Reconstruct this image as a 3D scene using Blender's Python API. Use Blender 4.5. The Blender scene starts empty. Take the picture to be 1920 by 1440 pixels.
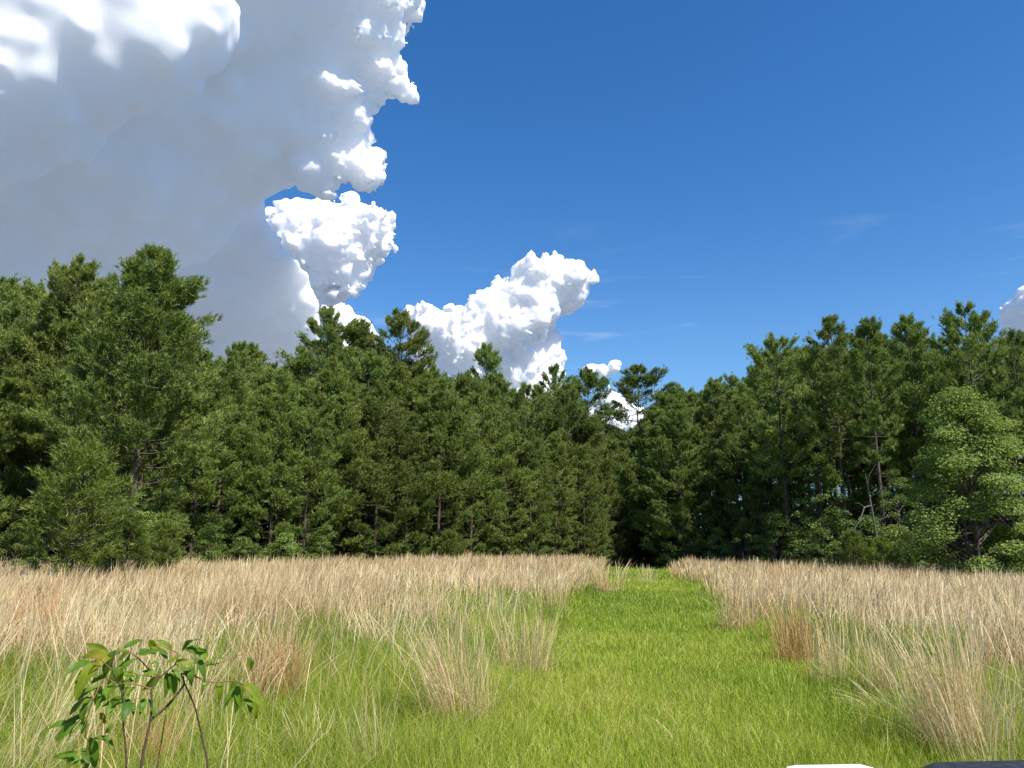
import bpy, math, random
import numpy as np
from mathutils import Vector, Matrix

scene = bpy.context.scene
COL = scene.collection
R = math.radians

# ------------------------------------------------------------------ camera
EYE = 1.75
PITCH = R(11.8)
FOCAL = 1450.0                       # focal length in pixels of the 1920 px wide photograph
cam_data = bpy.data.cameras.new('camera')
cam_data.sensor_width = 36.0
cam_data.lens = 36.0 * FOCAL / 1920.0
cam_data.clip_start = 0.05
cam_data.clip_end = 20000.0
cam = bpy.data.objects.new('camera', cam_data)
cam.location = (0, 0, EYE)
cam.rotation_euler = (R(90) + PITCH, 0, 0)
COL.objects.link(cam)
scene.camera = cam

scene.view_settings.view_transform = 'Standard'
scene.view_settings.look = 'None'
scene.view_settings.exposure = 0.92
scene.view_settings.gamma = 1.0
scene.view_settings.use_curve_mapping = False
scene.render.engine = 'CYCLES'
scene.cycles.max_bounces = 6
scene.cycles.diffuse_bounces = 3
scene.cycles.glossy_bounces = 2
scene.cycles.transmission_bounces = 3
scene.cycles.transparent_max_bounces = 8
scene.cycles.use_denoising = True
scene.cycles.use_adaptive_sampling = False
scene.cycles.denoiser = 'OPENIMAGEDENOISE'
scene.cycles.denoising_input_passes = 'RGB_ALBEDO_NORMAL'
scene.cycles.denoising_prefilter = 'NONE'
scene.render.filter_size = 1.2

SUN_EL, SUN_AZ = 52.0, 136.0         # azimuth clockwise from the viewing direction (+Y)
SX = math.cos(R(SUN_EL)) * math.sin(R(SUN_AZ))
SY = math.cos(R(SUN_EL)) * math.cos(R(SUN_AZ))
SZ = math.sin(R(SUN_EL))


def ray(px, py):
    x, y = (px - 960.0) / FOCAL, (720.0 - py) / FOCAL
    c, s = math.cos(PITCH), math.sin(PITCH)
    return Vector((x, c - y * s, s + y * c)).normalized()


def azel(px, py):
    d = ray(px, py)
    return math.degrees(math.atan2(d.x, d.y)), math.degrees(math.asin(d.z))


# ------------------------------------------------------------------ sky
world = bpy.data.worlds.new('World')
scene.world = world
world.use_nodes = True
wt = world.node_tree
wt.nodes.clear()
sky = wt.nodes.new('ShaderNodeTexSky')
sky.sky_type = 'NISHITA'
sky.sun_disc = False
sky.sun_elevation = R(SUN_EL)
sky.sun_rotation = R(SUN_AZ)
sky.air_density = 1.0
sky.dust_density = 0.3
sky.ozone_density = 2.0
hs = wt.nodes.new('ShaderNodeHueSaturation')
hs.inputs['Hue'].default_value = 0.506
hs.inputs['Saturation'].default_value = 1.36
hs.inputs['Value'].default_value = 1.0
wt.links.new(sky.outputs[0], hs.inputs['Color'])

bg = wt.nodes.new('ShaderNodeBackground')
bg.inputs['Strength'].default_value = 0.090
# distant air at the horizon; below it an added glow lighting the cloud undersides
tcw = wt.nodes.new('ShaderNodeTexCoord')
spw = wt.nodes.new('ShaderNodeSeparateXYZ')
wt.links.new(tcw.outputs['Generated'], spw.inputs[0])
crw = wt.nodes.new('ShaderNodeValToRGB')          # how far the direction is taken over by distant air and the glow below
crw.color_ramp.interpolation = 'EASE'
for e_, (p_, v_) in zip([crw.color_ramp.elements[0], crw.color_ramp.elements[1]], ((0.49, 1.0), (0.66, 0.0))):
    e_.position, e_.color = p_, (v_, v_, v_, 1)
crl = wt.nodes.new('ShaderNodeValToRGB')          # its colour: clear blue just above the horizon, added blue grey glow below
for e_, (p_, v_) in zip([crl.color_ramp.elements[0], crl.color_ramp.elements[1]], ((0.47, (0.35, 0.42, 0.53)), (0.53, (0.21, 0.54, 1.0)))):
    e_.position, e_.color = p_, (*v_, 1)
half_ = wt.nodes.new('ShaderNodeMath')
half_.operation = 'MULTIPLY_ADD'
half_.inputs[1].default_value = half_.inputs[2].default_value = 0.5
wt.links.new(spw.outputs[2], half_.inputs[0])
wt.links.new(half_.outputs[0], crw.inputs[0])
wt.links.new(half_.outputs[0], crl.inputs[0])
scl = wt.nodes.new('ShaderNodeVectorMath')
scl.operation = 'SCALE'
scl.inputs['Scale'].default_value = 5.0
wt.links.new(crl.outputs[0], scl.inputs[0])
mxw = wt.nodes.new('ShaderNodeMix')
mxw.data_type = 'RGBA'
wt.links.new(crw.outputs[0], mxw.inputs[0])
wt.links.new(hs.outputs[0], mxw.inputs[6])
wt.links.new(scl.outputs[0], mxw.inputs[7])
# a few faint streaks of high cirrus low in the sky
cmap = wt.nodes.new('ShaderNodeMapping')
cmap.inputs['Rotation'].default_value = (0.0, R(-7), 0.0)
cmap.inputs['Scale'].default_value = (3.2, 3.2, 26.0)
wt.links.new(tcw.outputs['Generated'], cmap.inputs[0])
cno = wt.nodes.new('ShaderNodeTexNoise')
cno.inputs['Scale'].default_value = 1.5
cno.inputs['Detail'].default_value = 6
cno.inputs['Roughness'].default_value = 0.6
cno.inputs['Distortion'].default_value = 0.5
wt.links.new(cmap.outputs[0], cno.inputs['Vector'])
cst = wt.nodes.new('ShaderNodeMapRange')
cst.interpolation_type = 'SMOOTHSTEP'
cst.inputs[1].default_value, cst.inputs[2].default_value, cst.inputs[4].default_value = 0.54, 0.80, 0.40
wt.links.new(cno.outputs['Fac'], cst.inputs[0])
cbd = wt.nodes.new('ShaderNodeMapRange')
cbd.interpolation_type = 'SMOOTHSTEP'
cbd.inputs[1].default_value, cbd.inputs[2].default_value = 0.42, 0.22
wt.links.new(spw.outputs[2], cbd.inputs[0])
cmu = wt.nodes.new('ShaderNodeMath')
cmu.operation = 'MULTIPLY'
wt.links.new(cst.outputs[0], cmu.inputs[0])
wt.links.new(cbd.outputs[0], cmu.inputs[1])
cmx = wt.nodes.new('ShaderNodeMix')
cmx.data_type = 'RGBA'
cmx.inputs[7].default_value = (4.6, 5.2, 6.2, 1)
wt.links.new(cmu.outputs[0], cmx.inputs[0])
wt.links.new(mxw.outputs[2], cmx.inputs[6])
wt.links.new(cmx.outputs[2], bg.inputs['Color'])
wo = wt.nodes.new('ShaderNodeOutputWorld')
wt.links.new(bg.outputs[0], wo.inputs[0])
world.cycles.sampling_method = 'MANUAL'
world.cycles.sample_map_resolution = 512

sun = bpy.data.lights.new('sun', 'SUN')
sun.energy = 4.2
sun.angle = R(0.53)
sun.color = (1.0, 0.945, 0.85)
sun_o = bpy.data.objects.new('sun', sun)
sun_o.rotation_euler = Vector((SX, SY, SZ)).to_track_quat('Z', 'Y').to_euler()
COL.objects.link(sun_o)

# ------------------------------------------------------------------ helpers
def tag(o, label=None, cat=None, group=None, kind=None):
    for k, v in (('label', label), ('category', cat), ('group', group), ('kind', kind)):
        if v:
            o[k] = v
    return o


def empty(name, loc, rz=0.0):
    o = bpy.data.objects.new(name, None)
    o.empty_display_size = 0.3
    COL.objects.link(o)
    o.location = loc
    o.rotation_euler = (0, 0, rz)
    return o


def link(name, me, parent=None):
    o = bpy.data.objects.new(name, me)
    COL.objects.link(o)
    if parent:
        o.parent = parent
    return o


def mesh_np(name, co, polys_flat, sizes, mat=None, attrs=None, smooth=False):
    """A mesh from flat arrays: points (n x 3), polygon corner indices, polygon sizes."""
    me = bpy.data.meshes.new(name)
    co = np.ascontiguousarray(co, dtype=np.float32)
    polys_flat = np.ascontiguousarray(polys_flat, dtype=np.int32).ravel()
    sizes = np.ascontiguousarray(sizes, dtype=np.int32)
    me.vertices.add(len(co))
    me.vertices.foreach_set('co', co.ravel())
    me.loops.add(len(polys_flat))
    me.loops.foreach_set('vertex_index', polys_flat)
    me.polygons.add(len(sizes))
    starts = np.concatenate(([0], np.cumsum(sizes)[:-1])).astype(np.int32)
    me.polygons.foreach_set('loop_start', starts)
    if smooth:
        me.polygons.foreach_set('use_smooth', np.ones(len(sizes), dtype=bool))
    for k, v in (attrs or {}).items():
        a = me.attributes.new(k, 'FLOAT', 'POINT')
        a.data.foreach_set('value', np.ascontiguousarray(v, dtype=np.float32))
    me.update(calc_edges=True)
    if mat:
        me.materials.append(mat)
    return me


def new_mat(name):
    m = bpy.data.materials.new(name)
    m.use_nodes = True
    nt = m.node_tree
    nt.nodes.clear()
    out = nt.nodes.new('ShaderNodeOutputMaterial')
    return m, nt, out


def ramp(nt, fac, stops):
    n = nt.nodes.new('ShaderNodeValToRGB')
    els = n.color_ramp.elements
    while len(els) < len(stops):
        els.new(0.5)
    for e, (p, c) in zip(els, stops):
        e.position = p
        e.color = (*c, 1)
    nt.links.new(fac, n.inputs[0])
    return n.outputs[0]


def smoothstep(x, a, b):
    t = np.clip((x - a) / (b - a), 0, 1)
    return t * t * (3 - 2 * t)


class Noise3:
    """Lattice gradient-like value noise, smooth interpolation, vectorised."""
    def __init__(self, seed, n=32):
        self.n = n
        self.t = np.random.default_rng(seed).uniform(-1, 1, (n, n, n)).astype(np.float32)

    def __call__(self, x, y, z):
        n = self.n
        xi, yi, zi = np.floor(x).astype(np.int32), np.floor(y).astype(np.int32), np.floor(z).astype(np.int32)
        fx, fy, fz = (x - xi).astype(np.float32), (y - yi).astype(np.float32), (z - zi).astype(np.float32)
        fx, fy, fz = (f * f * f * (f * (f * 6 - 15) + 10) for f in (fx, fy, fz))
        x0, y0, z0 = xi % n, yi % n, zi % n
        x1, y1, z1 = (x0 + 1) % n, (y0 + 1) % n, (z0 + 1) % n
        t = self.t
        c00 = t[x0, y0, z0] * (1 - fx) + t[x1, y0, z0] * fx
        c10 = t[x0, y1, z0] * (1 - fx) + t[x1, y1, z0] * fx
        c01 = t[x0, y0, z1] * (1 - fx) + t[x1, y0, z1] * fx
        c11 = t[x0, y1, z1] * (1 - fx) + t[x1, y1, z1] * fx
        a = c00 * (1 - fy) + c10 * fy
        b = c01 * (1 - fy) + c11 * fy
        return a * (1 - fz) + b * fz


# ------------------------------------------------------------------ clouds: real bodies kilometres away, lit by the sun
def cloud_material(name='cloud', mean_free_path=55.0, white=0.95, soak=0.5):
    """Dense white scattering body: sunlight soaks in and comes out softened, as in a real cumulus."""
    m, nt, out = new_mat(name)
    p = nt.nodes.new('ShaderNodeBsdfPrincipled')
    p.subsurface_method = 'RANDOM_WALK'
    p.inputs['Base Color'].default_value = (white, white, white + 0.005, 1)
    p.inputs['Subsurface Weight'].default_value = soak
    p.inputs['Subsurface Radius'].default_value = (1.0, 1.0, 1.0)
    p.inputs['Subsurface Scale'].default_value = mean_free_path
    p.inputs['Subsurface Anisotropy'].default_value = 0.0
    p.inputs['Specular IOR Level'].default_value = 0.0
    p.inputs['Roughness'].default_value = 1.0
    nt.links.new(p.outputs[0], out.inputs[0])
    return m


CLOUD = cloud_material('white_cloud', 170.0, 0.84, 0.55)
GREY_CLOUD = cloud_material('thick_cloud', 280.0, 0.90, 0.62)
NZ = [Noise3(s) for s in (11, 12, 13, 14, 15, 16)]


def surface_nets(f, origin, h):
    """Naive surface nets of f > 0 on a regular grid."""
    nx, ny, nz = f.shape
    ins = f > 0
    cell = np.zeros((nx - 1, ny - 1, nz - 1), np.int8)
    for dx in (0, 1):
        for dy in (0, 1):
            for dz in (0, 1):
                cell += ins[dx:nx - 1 + dx, dy:ny - 1 + dy, dz:nz - 1 + dz]
    act = (cell > 0) & (cell < 8)
    ids = np.full(act.shape, -1, np.int64)
    ci = np.argwhere(act)
    ids[act] = np.arange(len(ci))
    acc = np.zeros((len(ci), 3))
    cnt = np.zeros(len(ci))
    X, Y, Z = ci.T
    for ax in range(3):
        o1, o2 = [a for a in range(3) if a != ax]
        for a in (0, 1):
            for b in (0, 1):
                d0 = np.zeros(3, int)
                d0[o1], d0[o2] = a, b
                d1 = d0.copy()
                d1[ax] = 1
                f0 = f[X + d0[0], Y + d0[1], Z + d0[2]]
                f1 = f[X + d1[0], Y + d1[1], Z + d1[2]]
                cr = (f0 > 0) != (f1 > 0)
                t = np.where(cr, f0 / np.where(cr, f0 - f1, 1), 0)
                p = np.tile(d0.astype(float), (len(ci), 1))
                p[:, ax] = t
                acc += np.where(cr[:, None], p, 0)
                cnt += cr
    pts = (ci + acc / np.maximum(cnt, 1)[:, None]) * h + origin
    quads = []
    for ax in range(3):
        o1, o2 = (ax + 1) % 3, (ax + 2) % 3
        s0 = [slice(1, -1)] * 3
        s0[ax] = slice(0, f.shape[ax] - 1)
        s1 = list(s0)
        s1[ax] = slice(1, f.shape[ax])
        a, b = ins[tuple(s0)], ins[tuple(s1)]
        for flip, m in ((False, a & ~b), (True, ~a & b)):
            e = np.argwhere(m)
            if not len(e):
                continue
            e[:, o1] += 1
            e[:, o2] += 1
            q = []
            for da, db in ((0, 0), (-1, 0), (-1, -1), (0, -1)):
                c = e.copy()
                c[:, o1] += da
                c[:, o2] += db
                q.append(ids[c[:, 0], c[:, 1], c[:, 2]])
            q = np.stack(q, 1)
            quads.append(q[:, ::-1] if flip else q)
    q = np.concatenate(quads)
    q = q[(q >= 0).all(1)]
    return pts, q


def make_cloud(puffs, dist, label, cell=4.2, amp=1.0, k=10.0, flat=None, seed=0, centre=None, name='cumulus_cloud', rough=1.0, mat=None, calm=None, under=None, soften=None):
    """puffs: (px, py, radius, depth) in photograph pixels at the given distance; depth is how far behind the middle plane, in the same unit.
    The puffs become overlapping balls in space, roughened by billowing noise, and are skinned as one closed body."""
    puffs = np.array([p if len(p) == 4 else (*p, 0.0) for p in puffs], float)
    cx, cy = centre or (puffs[:, 0].mean(), puffs[:, 1].mean())
    fwd = ray(cx, cy)
    right = Vector((fwd.y, -fwd.x, 0)).normalized()
    up = right.cross(fwd)
    u = dist / FOCAL                              # metres per photograph pixel there
    P = []
    for px, py, r, dep in puffs:
        d = ray(px, py)
        d = d / d.dot(fwd)
        s = 1 + dep / FOCAL
        P.append((d.dot(right) * FOCAL * s, d.dot(up) * FOCAL * s, dep, r * d.length * s))
    P = np.array(P)
    pad = 50 * amp + 2 * cell
    lo = (P[:, :3] - P[:, 3:]).min(0) - pad
    hi = (P[:, :3] + P[:, 3:]).max(0) + pad
    n = np.ceil((hi - lo) / cell).astype(int) + 1
    ax = [lo[i] + np.arange(n[i]) * cell for i in range(3)]
    f = np.full(n, -1e3, np.float32)
    for x, y, z, r in P:
        sl, gr = [], []
        for i, c in enumerate((x, y, z)):
            i0 = max(0, int((c - r - 75 - lo[i]) / cell))
            i1 = min(n[i], int((c + r + 75 - lo[i]) / cell) + 2)
            sl.append(slice(i0, i1))
            gr.append(ax[i][i0:i1].astype(np.float32))
        d = r - np.sqrt((gr[0][:, None, None] - x) ** 2 + (gr[1][None, :, None] - y) ** 2 + (gr[2][None, None, :] - z) ** 2)
        g = f[tuple(sl)]
        hh = np.clip(0.5 + 0.5 * (d - g) / k, 0, 1)
        f[tuple(sl)] = g * (1 - hh) + d * hh + k * hh * (1 - hh)
    band = np.argwhere(np.abs(f) < 56 * amp)
    bx, by, bz = (lo[i] + band[:, i] * cell for i in range(3))
    o = seed * 7.31
    wob = NZ[0](bx / 60 + o, by / 60, bz / 60) * 9 + NZ[1](bx / 26 + o, by / 26, bz / 26) * 4
    w1, w2, w3 = NZ[2](bx / 34 + o, by / 34, bz / 34) * 7, NZ[3](bx / 34, by / 34 + o, bz / 34) * 7, NZ[4](bx / 34, by / 34, bz / 34 + o) * 7
    bx, by, bz = bx + w1, by + w2, bz + w3
    bil = -11.5 + wob * 0.8
    for i, (lam, a) in enumerate(((46, 20.0), (23, 12.5), (12.0, 7.6), (6.6, 5.2 * rough))):
        bil = bil + a * np.sqrt(NZ[(i + 1) % 6](bx / lam + o + i * 3.7, by / lam + i, bz / lam) ** 2 + 0.012) * 1.2
    bil = np.maximum(bil, -9.0)
    am = amp
    if calm:                                      # the level underside is smoother than the broken edge
        am = amp * (calm[0] + (1 - calm[0]) * smoothstep(lo[0] + band[:, 0] * cell + cx, calm[1], calm[2]))
    f[band[:, 0], band[:, 1], band[:, 2]] += (am * bil).astype(np.float32)
    # close the narrow pits between billows; away from the broken edge the vapour is smoother still
    def box(g, w_):
        for i in range(3):
            c = np.cumsum(np.insert(g, 0, 0, axis=i), axis=i, dtype=np.float64)
            m_ = g.shape[i]
            hi_, lo_ = np.minimum(np.arange(m_) + w_ + 1, m_), np.maximum(np.arange(m_) - w_, 0)
            g = ((np.take(c, hi_, axis=i) - np.take(c, lo_, axis=i)) / (2 * w_ + 1)).astype(np.float32)
        return g
    f = np.maximum(f, box(np.clip(f, -18, 18), 5) - 1.5)
    if soften:
        b_ = box(box(np.clip(f, -30, 30), soften[0]), soften[0])
        k_ = smoothstep(ax[0] + cx, soften[1], soften[2]).astype(np.float32)[:, None, None]
        f = f * k_ + b_ * (1 - k_)
    if flat is not None:                          # the level base of the cloud, in pixels above its centre
        f = np.minimum(f, (ax[1][None, :, None] - flat + NZ[0](ax[0][:, None, None] / 55, ax[2][None, None, :] / 55, 0.0 * ax[1][None, :, None]) * 6).astype(np.float32))
    if under is not None:                         # a level underside, seen tilted: (tilt in degrees, depth)
        st, ct = math.sin(R(under[0])), math.cos(R(under[0]))
        X2, Y2 = np.meshgrid(ax[0], ax[1], indexing='ij')
        wave = (NZ[0](X2 / 150, Y2 / 120, 0 * X2 + seed) * 16 + NZ[1](X2 / 62, Y2 / 50, 0 * X2 + seed) * 6 + NZ[2](X2 / 28, Y2 / 24, 0 * X2 + seed) * 2.2) * under[2]
        f = np.minimum(f, (st * Y2[:, :, None] + ct * (ax[2][None, None, :] - under[1]) + wave[:, :, None]).astype(np.float32))
    for i in range(3):                            # closed at the borders of the grid
        idx = [slice(None)] * 3
        for e in (0, -1):
            idx[i] = e
            f[tuple(idx)] = -1
    pts, q = surface_nets(f, lo, cell)
    pts = pts * u
    B = np.array([right, up, fwd])
    me = mesh_np('cumulus_cloud', pts @ B, q, np.full(len(q), 4), mat or CLOUD, smooth=True)
    ob = link(name, me)
    ob.location = Vector((0, 0, EYE)) + fwd * dist
    tag(ob, label, 'cloud', 'cumulus clouds')
    return ob

T_MID = [(1018, 530, 44), (1062, 522, 36), (1040, 508, 26), (985, 562, 44, 6), (935, 594, 48, 10), (872, 622, 42, -6), (800, 612, 30, -10), (950, 665, 74, 30), (1000, 640, 40, 25), (850, 695, 74, 10), (985, 720, 62, 20), (778, 598, 13, -5), (1022, 695, 30, 20), (815, 655, 44), (905, 566, 14), (1046, 560, 22, 10), (930, 780, 90, 30), (1085, 545, 14), (1000, 500, 16), (900, 590, 22, -25), (960, 620, 30, -35), (1010, 580, 26, -30), (870, 660, 34, -40)]
make_cloud(T_MID, 5200, 'tall white cumulus tower leaning to the right above the middle of the wood', cell=3.4, seed=1)
T_LEFT = [(560, 450, 54), (600, 424, 36), (655, 434, 50, 8), (700, 424, 32), (640, 478, 54, 6), (590, 508, 42), (600, 545, 24, 6), (704, 452, 26), (657, 372, 6), (664, 386, 9), (583, 573, 13), (524, 430, 24), (728, 420, 10), (620, 446, 34, -30), (560, 480, 32, -18), (680, 404, 20, -14), (690, 465, 20), (540, 420, 16, -10), (716, 436, 14, -8), (650, 510, 24, -14), (575, 530, 20, -10)]
make_cloud(T_LEFT, 6500, 'round white cumulus puff standing clear beside the great grey cloud', cell=3.4, seed=2)
make_cloud([(636, 602, 26), (615, 591, 12), (664, 624, 28), (690, 642, 15), (650, 660, 34), (605, 600, 8)], 6000, 'small white cloud peeping over two tall pines left of the tower cloud', cell=3.0, amp=0.6, k=5, seed=3)
make_cloud([(1106, 697, 10), (1118, 694, 9), (1132, 698, 12), (1148, 688, 8), (1157, 683, 4), (1095, 700, 6)], 6000, 'tiny torn white cloudlet beside the foot of the tower cloud', cell=2.2, amp=0.42, k=4, seed=4)
make_cloud([(1146, 762, 26), (1166, 778, 26), (1190, 800, 34), (1120, 805, 30), (1140, 795, 34), (1215, 805, 30)], 6500, 'white cloud showing through the notch in the treetops', cell=3.0, amp=0.6, k=5, seed=5)
make_cloud([(1912, 594, 24), (1893, 604, 10), (1955, 588, 44), (1930, 620, 30), (2000, 600, 50)], 6000, 'white cloud low at the right edge above the tall pines', cell=3.0, amp=0.6, k=5, seed=6)
make_cloud([(838, 580, 4), (844, 577, 5)], 5000, 'scrap of white cloud just above the shoulder of the tower', cell=1.6, amp=0.25, k=2, seed=7)

# the great cloud: a roof of puffs whose broken sunlit edge faces right, and its grey lower veil farther back
rc = np.random.default_rng(17)
RIM = []
for y in np.arange(-20, 335, 7.0):
    ex = np.interp(y, [0, 40, 80, 110, 150, 190, 220, 260, 300, 330], [738, 748, 728, 708, 694, 684, 668, 684, 694, 690])
    for _ in range(2):
        RIM.append((ex - rc.uniform(6, 120), y + rc.uniform(-6, 6), rc.uniform(9, 27), rc.uniform(-45, 5)))
for x in np.arange(425, 650, 9.0):
    ey = np.interp(x, [420, 470, 520, 570, 610, 640], [322, 304, 306, 284, 266, 276])
    r_ = rc.uniform(9, 24)
    RIM.append((x, ey - r_ - rc.uniform(10, 60), r_, rc.uniform(-35, 5)))
UP = RIM + [(700, 60, 46), (695, 0, 56), (735, 70, 12), (645, 165, 46, 10), (676, 205, 22), (655, 232, 34), (676, 296, 20), (600, 205, 52, 20), (548, 246, 24, 10), (480, 236, 46, 20), (422, 286, 20, 20), (665, 110, 16, 10), (600, 110, 80, 40), (560, 20, 120, 60), (420, 140, 190, 130), (120, 120, 330, 260), (290, 280, 110, 130), (-200, 0, 400, 300), (500, -150, 250, 150), (200, -300, 400, 200), (640, -80, 90), (150, 320, 180, 190), (-100, 350, 280, 260),
      (722, 25, 24, -6), (690, 90, 22, -20), (650, 60, 40, -20), (622, 250, 12), (590, 256, 12), (640, 215, 26, -20), (690, 300, 16), (690, 262, 12), (702, 320, 8), (700, 130, 22), (715, 105, 16), (650, 185, 20, -20), (610, 236, 22, -10), (520, 282, 12), (560, 272, 12), (748, 52, 9), (757, 44, 5), (742, 128, 7), (752, 150, 6), (765, 166, 5), (736, 150, 5), (630, 130, 20, -20), (570, 236, 26, -12)]
make_cloud(UP, 2600, 'great grey cloud overhead with a broken bright white edge', cell=3.9, amp=0.9, k=9, seed=8, centre=(330, 200), mat=GREY_CLOUD, calm=(1.45, 380, 560), soften=(2, 500, 600))
TOP = [(250, 80, 96), (345, 80, 44), (385, 70, 20), (130, 90, 120, 10), (10, 130, 140, 20), (40, 230, 70), (200, 20, 120, 30), (320, 20, 90, 20), (60, 0, 140, 40), (-100, 150, 150, 30), (300, 110, 36, -10)]
make_cloud(TOP, 1950, 'bright white billows breaking out of the grey cloud at the top of the sky', cell=5.5, amp=1.0, k=12, seed=10, centre=(150, 100), mat=CLOUD, soften=(1, 900, 1000))
LOW = [(310, 440, 150, 30), (440, 405, 34), (430, 560, 116, 20), (520, 560, 56), (180, 520, 270, 120), (-60, 350, 380, 220), (548, 600, 30), (430, 660, 120, 10), (350, 640, 210, 60), (455, 380, 20), (250, 220, 190, 150), (480, 480, 36), (560, 590, 22), (100, 700, 300, 120), (540, 680, 50),
       (600, 130, 60, -20), (500, 100, 115, -20), (300, 60, 260, 0), (600, 40, 110, -40), (0, 50, 300, 0), (560, -120, 160, -60), (250, -160, 300, -100)]  # unseen puffs added above, behind the roof, to keep sun off the veil
make_cloud(LOW, 4300, 'slate grey veil of cloud hanging low behind the tallest pine', cell=6.0, amp=0.6, k=40, seed=9, centre=(300, 480), rough=0.5, mat=GREY_CLOUD, calm=(0.3, 380, 480), under=(34, 10, 3.4))

# ------------------------------------------------------------------ ground
GN = Noise3(77)


def gz(x, y):
    """Height of the ground: almost level, falling slightly to the right."""
    x, y = np.asarray(x, float), np.asarray(y, float)
    return -0.0135 * np.clip(x - 2, 0, 45) + 0.05 * GN(x / 9.0, y / 9.0, 0 * x) * smoothstep(np.hypot(x, y), 5, 14)


def at(px, py):
    """The point of the ground seen at a pixel of the photograph."""
    d = ray(px, py)
    z = 0.0
    for _ in range(6):
        t = (z - EYE) / d.z
        z = float(gz(d.x * t, d.y * t))
    return Vector((d.x * t, d.y * t, z))


def along(px, dist):
    """The ground at a level distance in the direction of a photograph column at the horizon."""
    d = ray(px, 1022)
    h = math.hypot(d.x, d.y)
    x, y = d.x / h * dist, d.y / h * dist
    return Vector((x, y, float(gz(x, y))))


def height_to(p, py, px):
    """How tall a thing standing at p must be for its top to reach the photograph's row py."""
    d = ray(px, py)
    return EYE + math.hypot(p.x, p.y) * d.z / math.hypot(d.x, d.y) - p.z


def path_side(x, y):
    """Distance beyond the edge of the mown path, negative on it."""
    x, y = np.asarray(x, float), np.asarray(y, float)
    c = 1.55 + (y - 6.7) * 0.150
    hw = 2.0 + 0.007 * y + 0.35 * GN(x / 3.1 + 40, y / 3.1, 0 * x) + 0.25 * GN(x / 0.9 + 9, y / 0.9, 0 * x)
    return np.abs(x - c) - hw


def soil_material(name, stops, scale=1.4):
    m, nt, out = new_mat(name)
    geo = nt.nodes.new('ShaderNodeNewGeometry')
    nz = nt.nodes.new('ShaderNodeTexNoise')
    nz.inputs['Scale'].default_value = scale
    nz.inputs['Detail'].default_value = 8
    nz.inputs['Roughness'].default_value = 0.7
    nt.links.new(geo.outputs['Position'], nz.inputs['Vector'])
    dif = nt.nodes.new('ShaderNodeBsdfDiffuse')
    nt.links.new(ramp(nt, nz.outputs['Fac'], stops), dif.inputs['Color'])
    nt.links.new(dif.outputs[0], out.inputs[0])
    return m


def sheet(name, xs, ys, z, mat):
    X, Y = np.meshgrid(xs, ys, indexing='ij')
    n, m = X.shape
    i = np.arange(n * m).reshape(n, m)
    q = np.stack([i[:-1, :-1], i[1:, :-1], i[1:, 1:], i[:-1, 1:]], -1).reshape(-1, 4)
    co = np.stack([X, Y, gz(X, Y) + z], -1).reshape(-1, 3)
    ob = link(name, mesh_np(name, co, q, np.full(len(q), 4), mat, smooth=True))
    ob['kind'] = 'structure'
    return ob


SOIL = soil_material('meadow_soil', [(0.3, (0.070, 0.105, 0.018)), (0.5, (0.125, 0.175, 0.028)), (0.7, (0.20, 0.19, 0.07))])
LITTER = soil_material('needle_litter', [(0.3, (0.030, 0.020, 0.012)), (0.6, (0.075, 0.048, 0.028)), (0.8, (0.12, 0.08, 0.045))], 2.2)
sheet('ground', np.concatenate(([-420, -220, -120], np.arange(-80, 81, 2.0), [120, 220, 420])), np.concatenate(([-300, -80, -30], np.arange(-10, 121, 2.0), [200, 420])), 0.0, SOIL)
# the floor of the wood: pine litter just above the soil, inside the line of trees
EDGE = [(-62, 2), (-39, 22), (-30, 36), (-18.5, 48), (-8, 56), (2, 62), (8.5, 69), (10.5, 74), (14.6, 75.5), (16.5, 70), (21, 63), (28, 55), (34, 47), (43, 33), (60, 8)]


def edge_offset(off):
    """The woodland edge moved off metres into the wood."""
    pts = [Vector(p) for p in EDGE]
    res = []
    for i, p in enumerate(pts):
        a, b = pts[max(0, i - 1)], pts[min(len(pts) - 1, i + 1)]
        t = (b - a).normalized()
        res.append(p + Vector((-t.y, t.x)) * off)
    return res


ring = []
inner, outer = edge_offset(-1.0), [Vector((p[0], p[1])) * 2.4 + Vector((0, 30)) for p in EDGE]
co, q = [], []
K = 14
for i in range(len(inner)):
    for k in range(K + 1):
        p = inner[i].lerp(outer[i], (k / K) ** 1.5)
        co.append((p.x, p.y, float(gz(p.x, p.y)) + 0.012))
for i in range(len(inner) - 1):
    for k in range(K):
        a = i * (K + 1) + k
        q.append((a, a + K + 1, a + K + 2, a + 1)[::-1])
fl = link('forest_floor', mesh_np('forest_floor', co, q, np.full(len(q), 4), LITTER))
fl['kind'] = 'structure'

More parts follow.
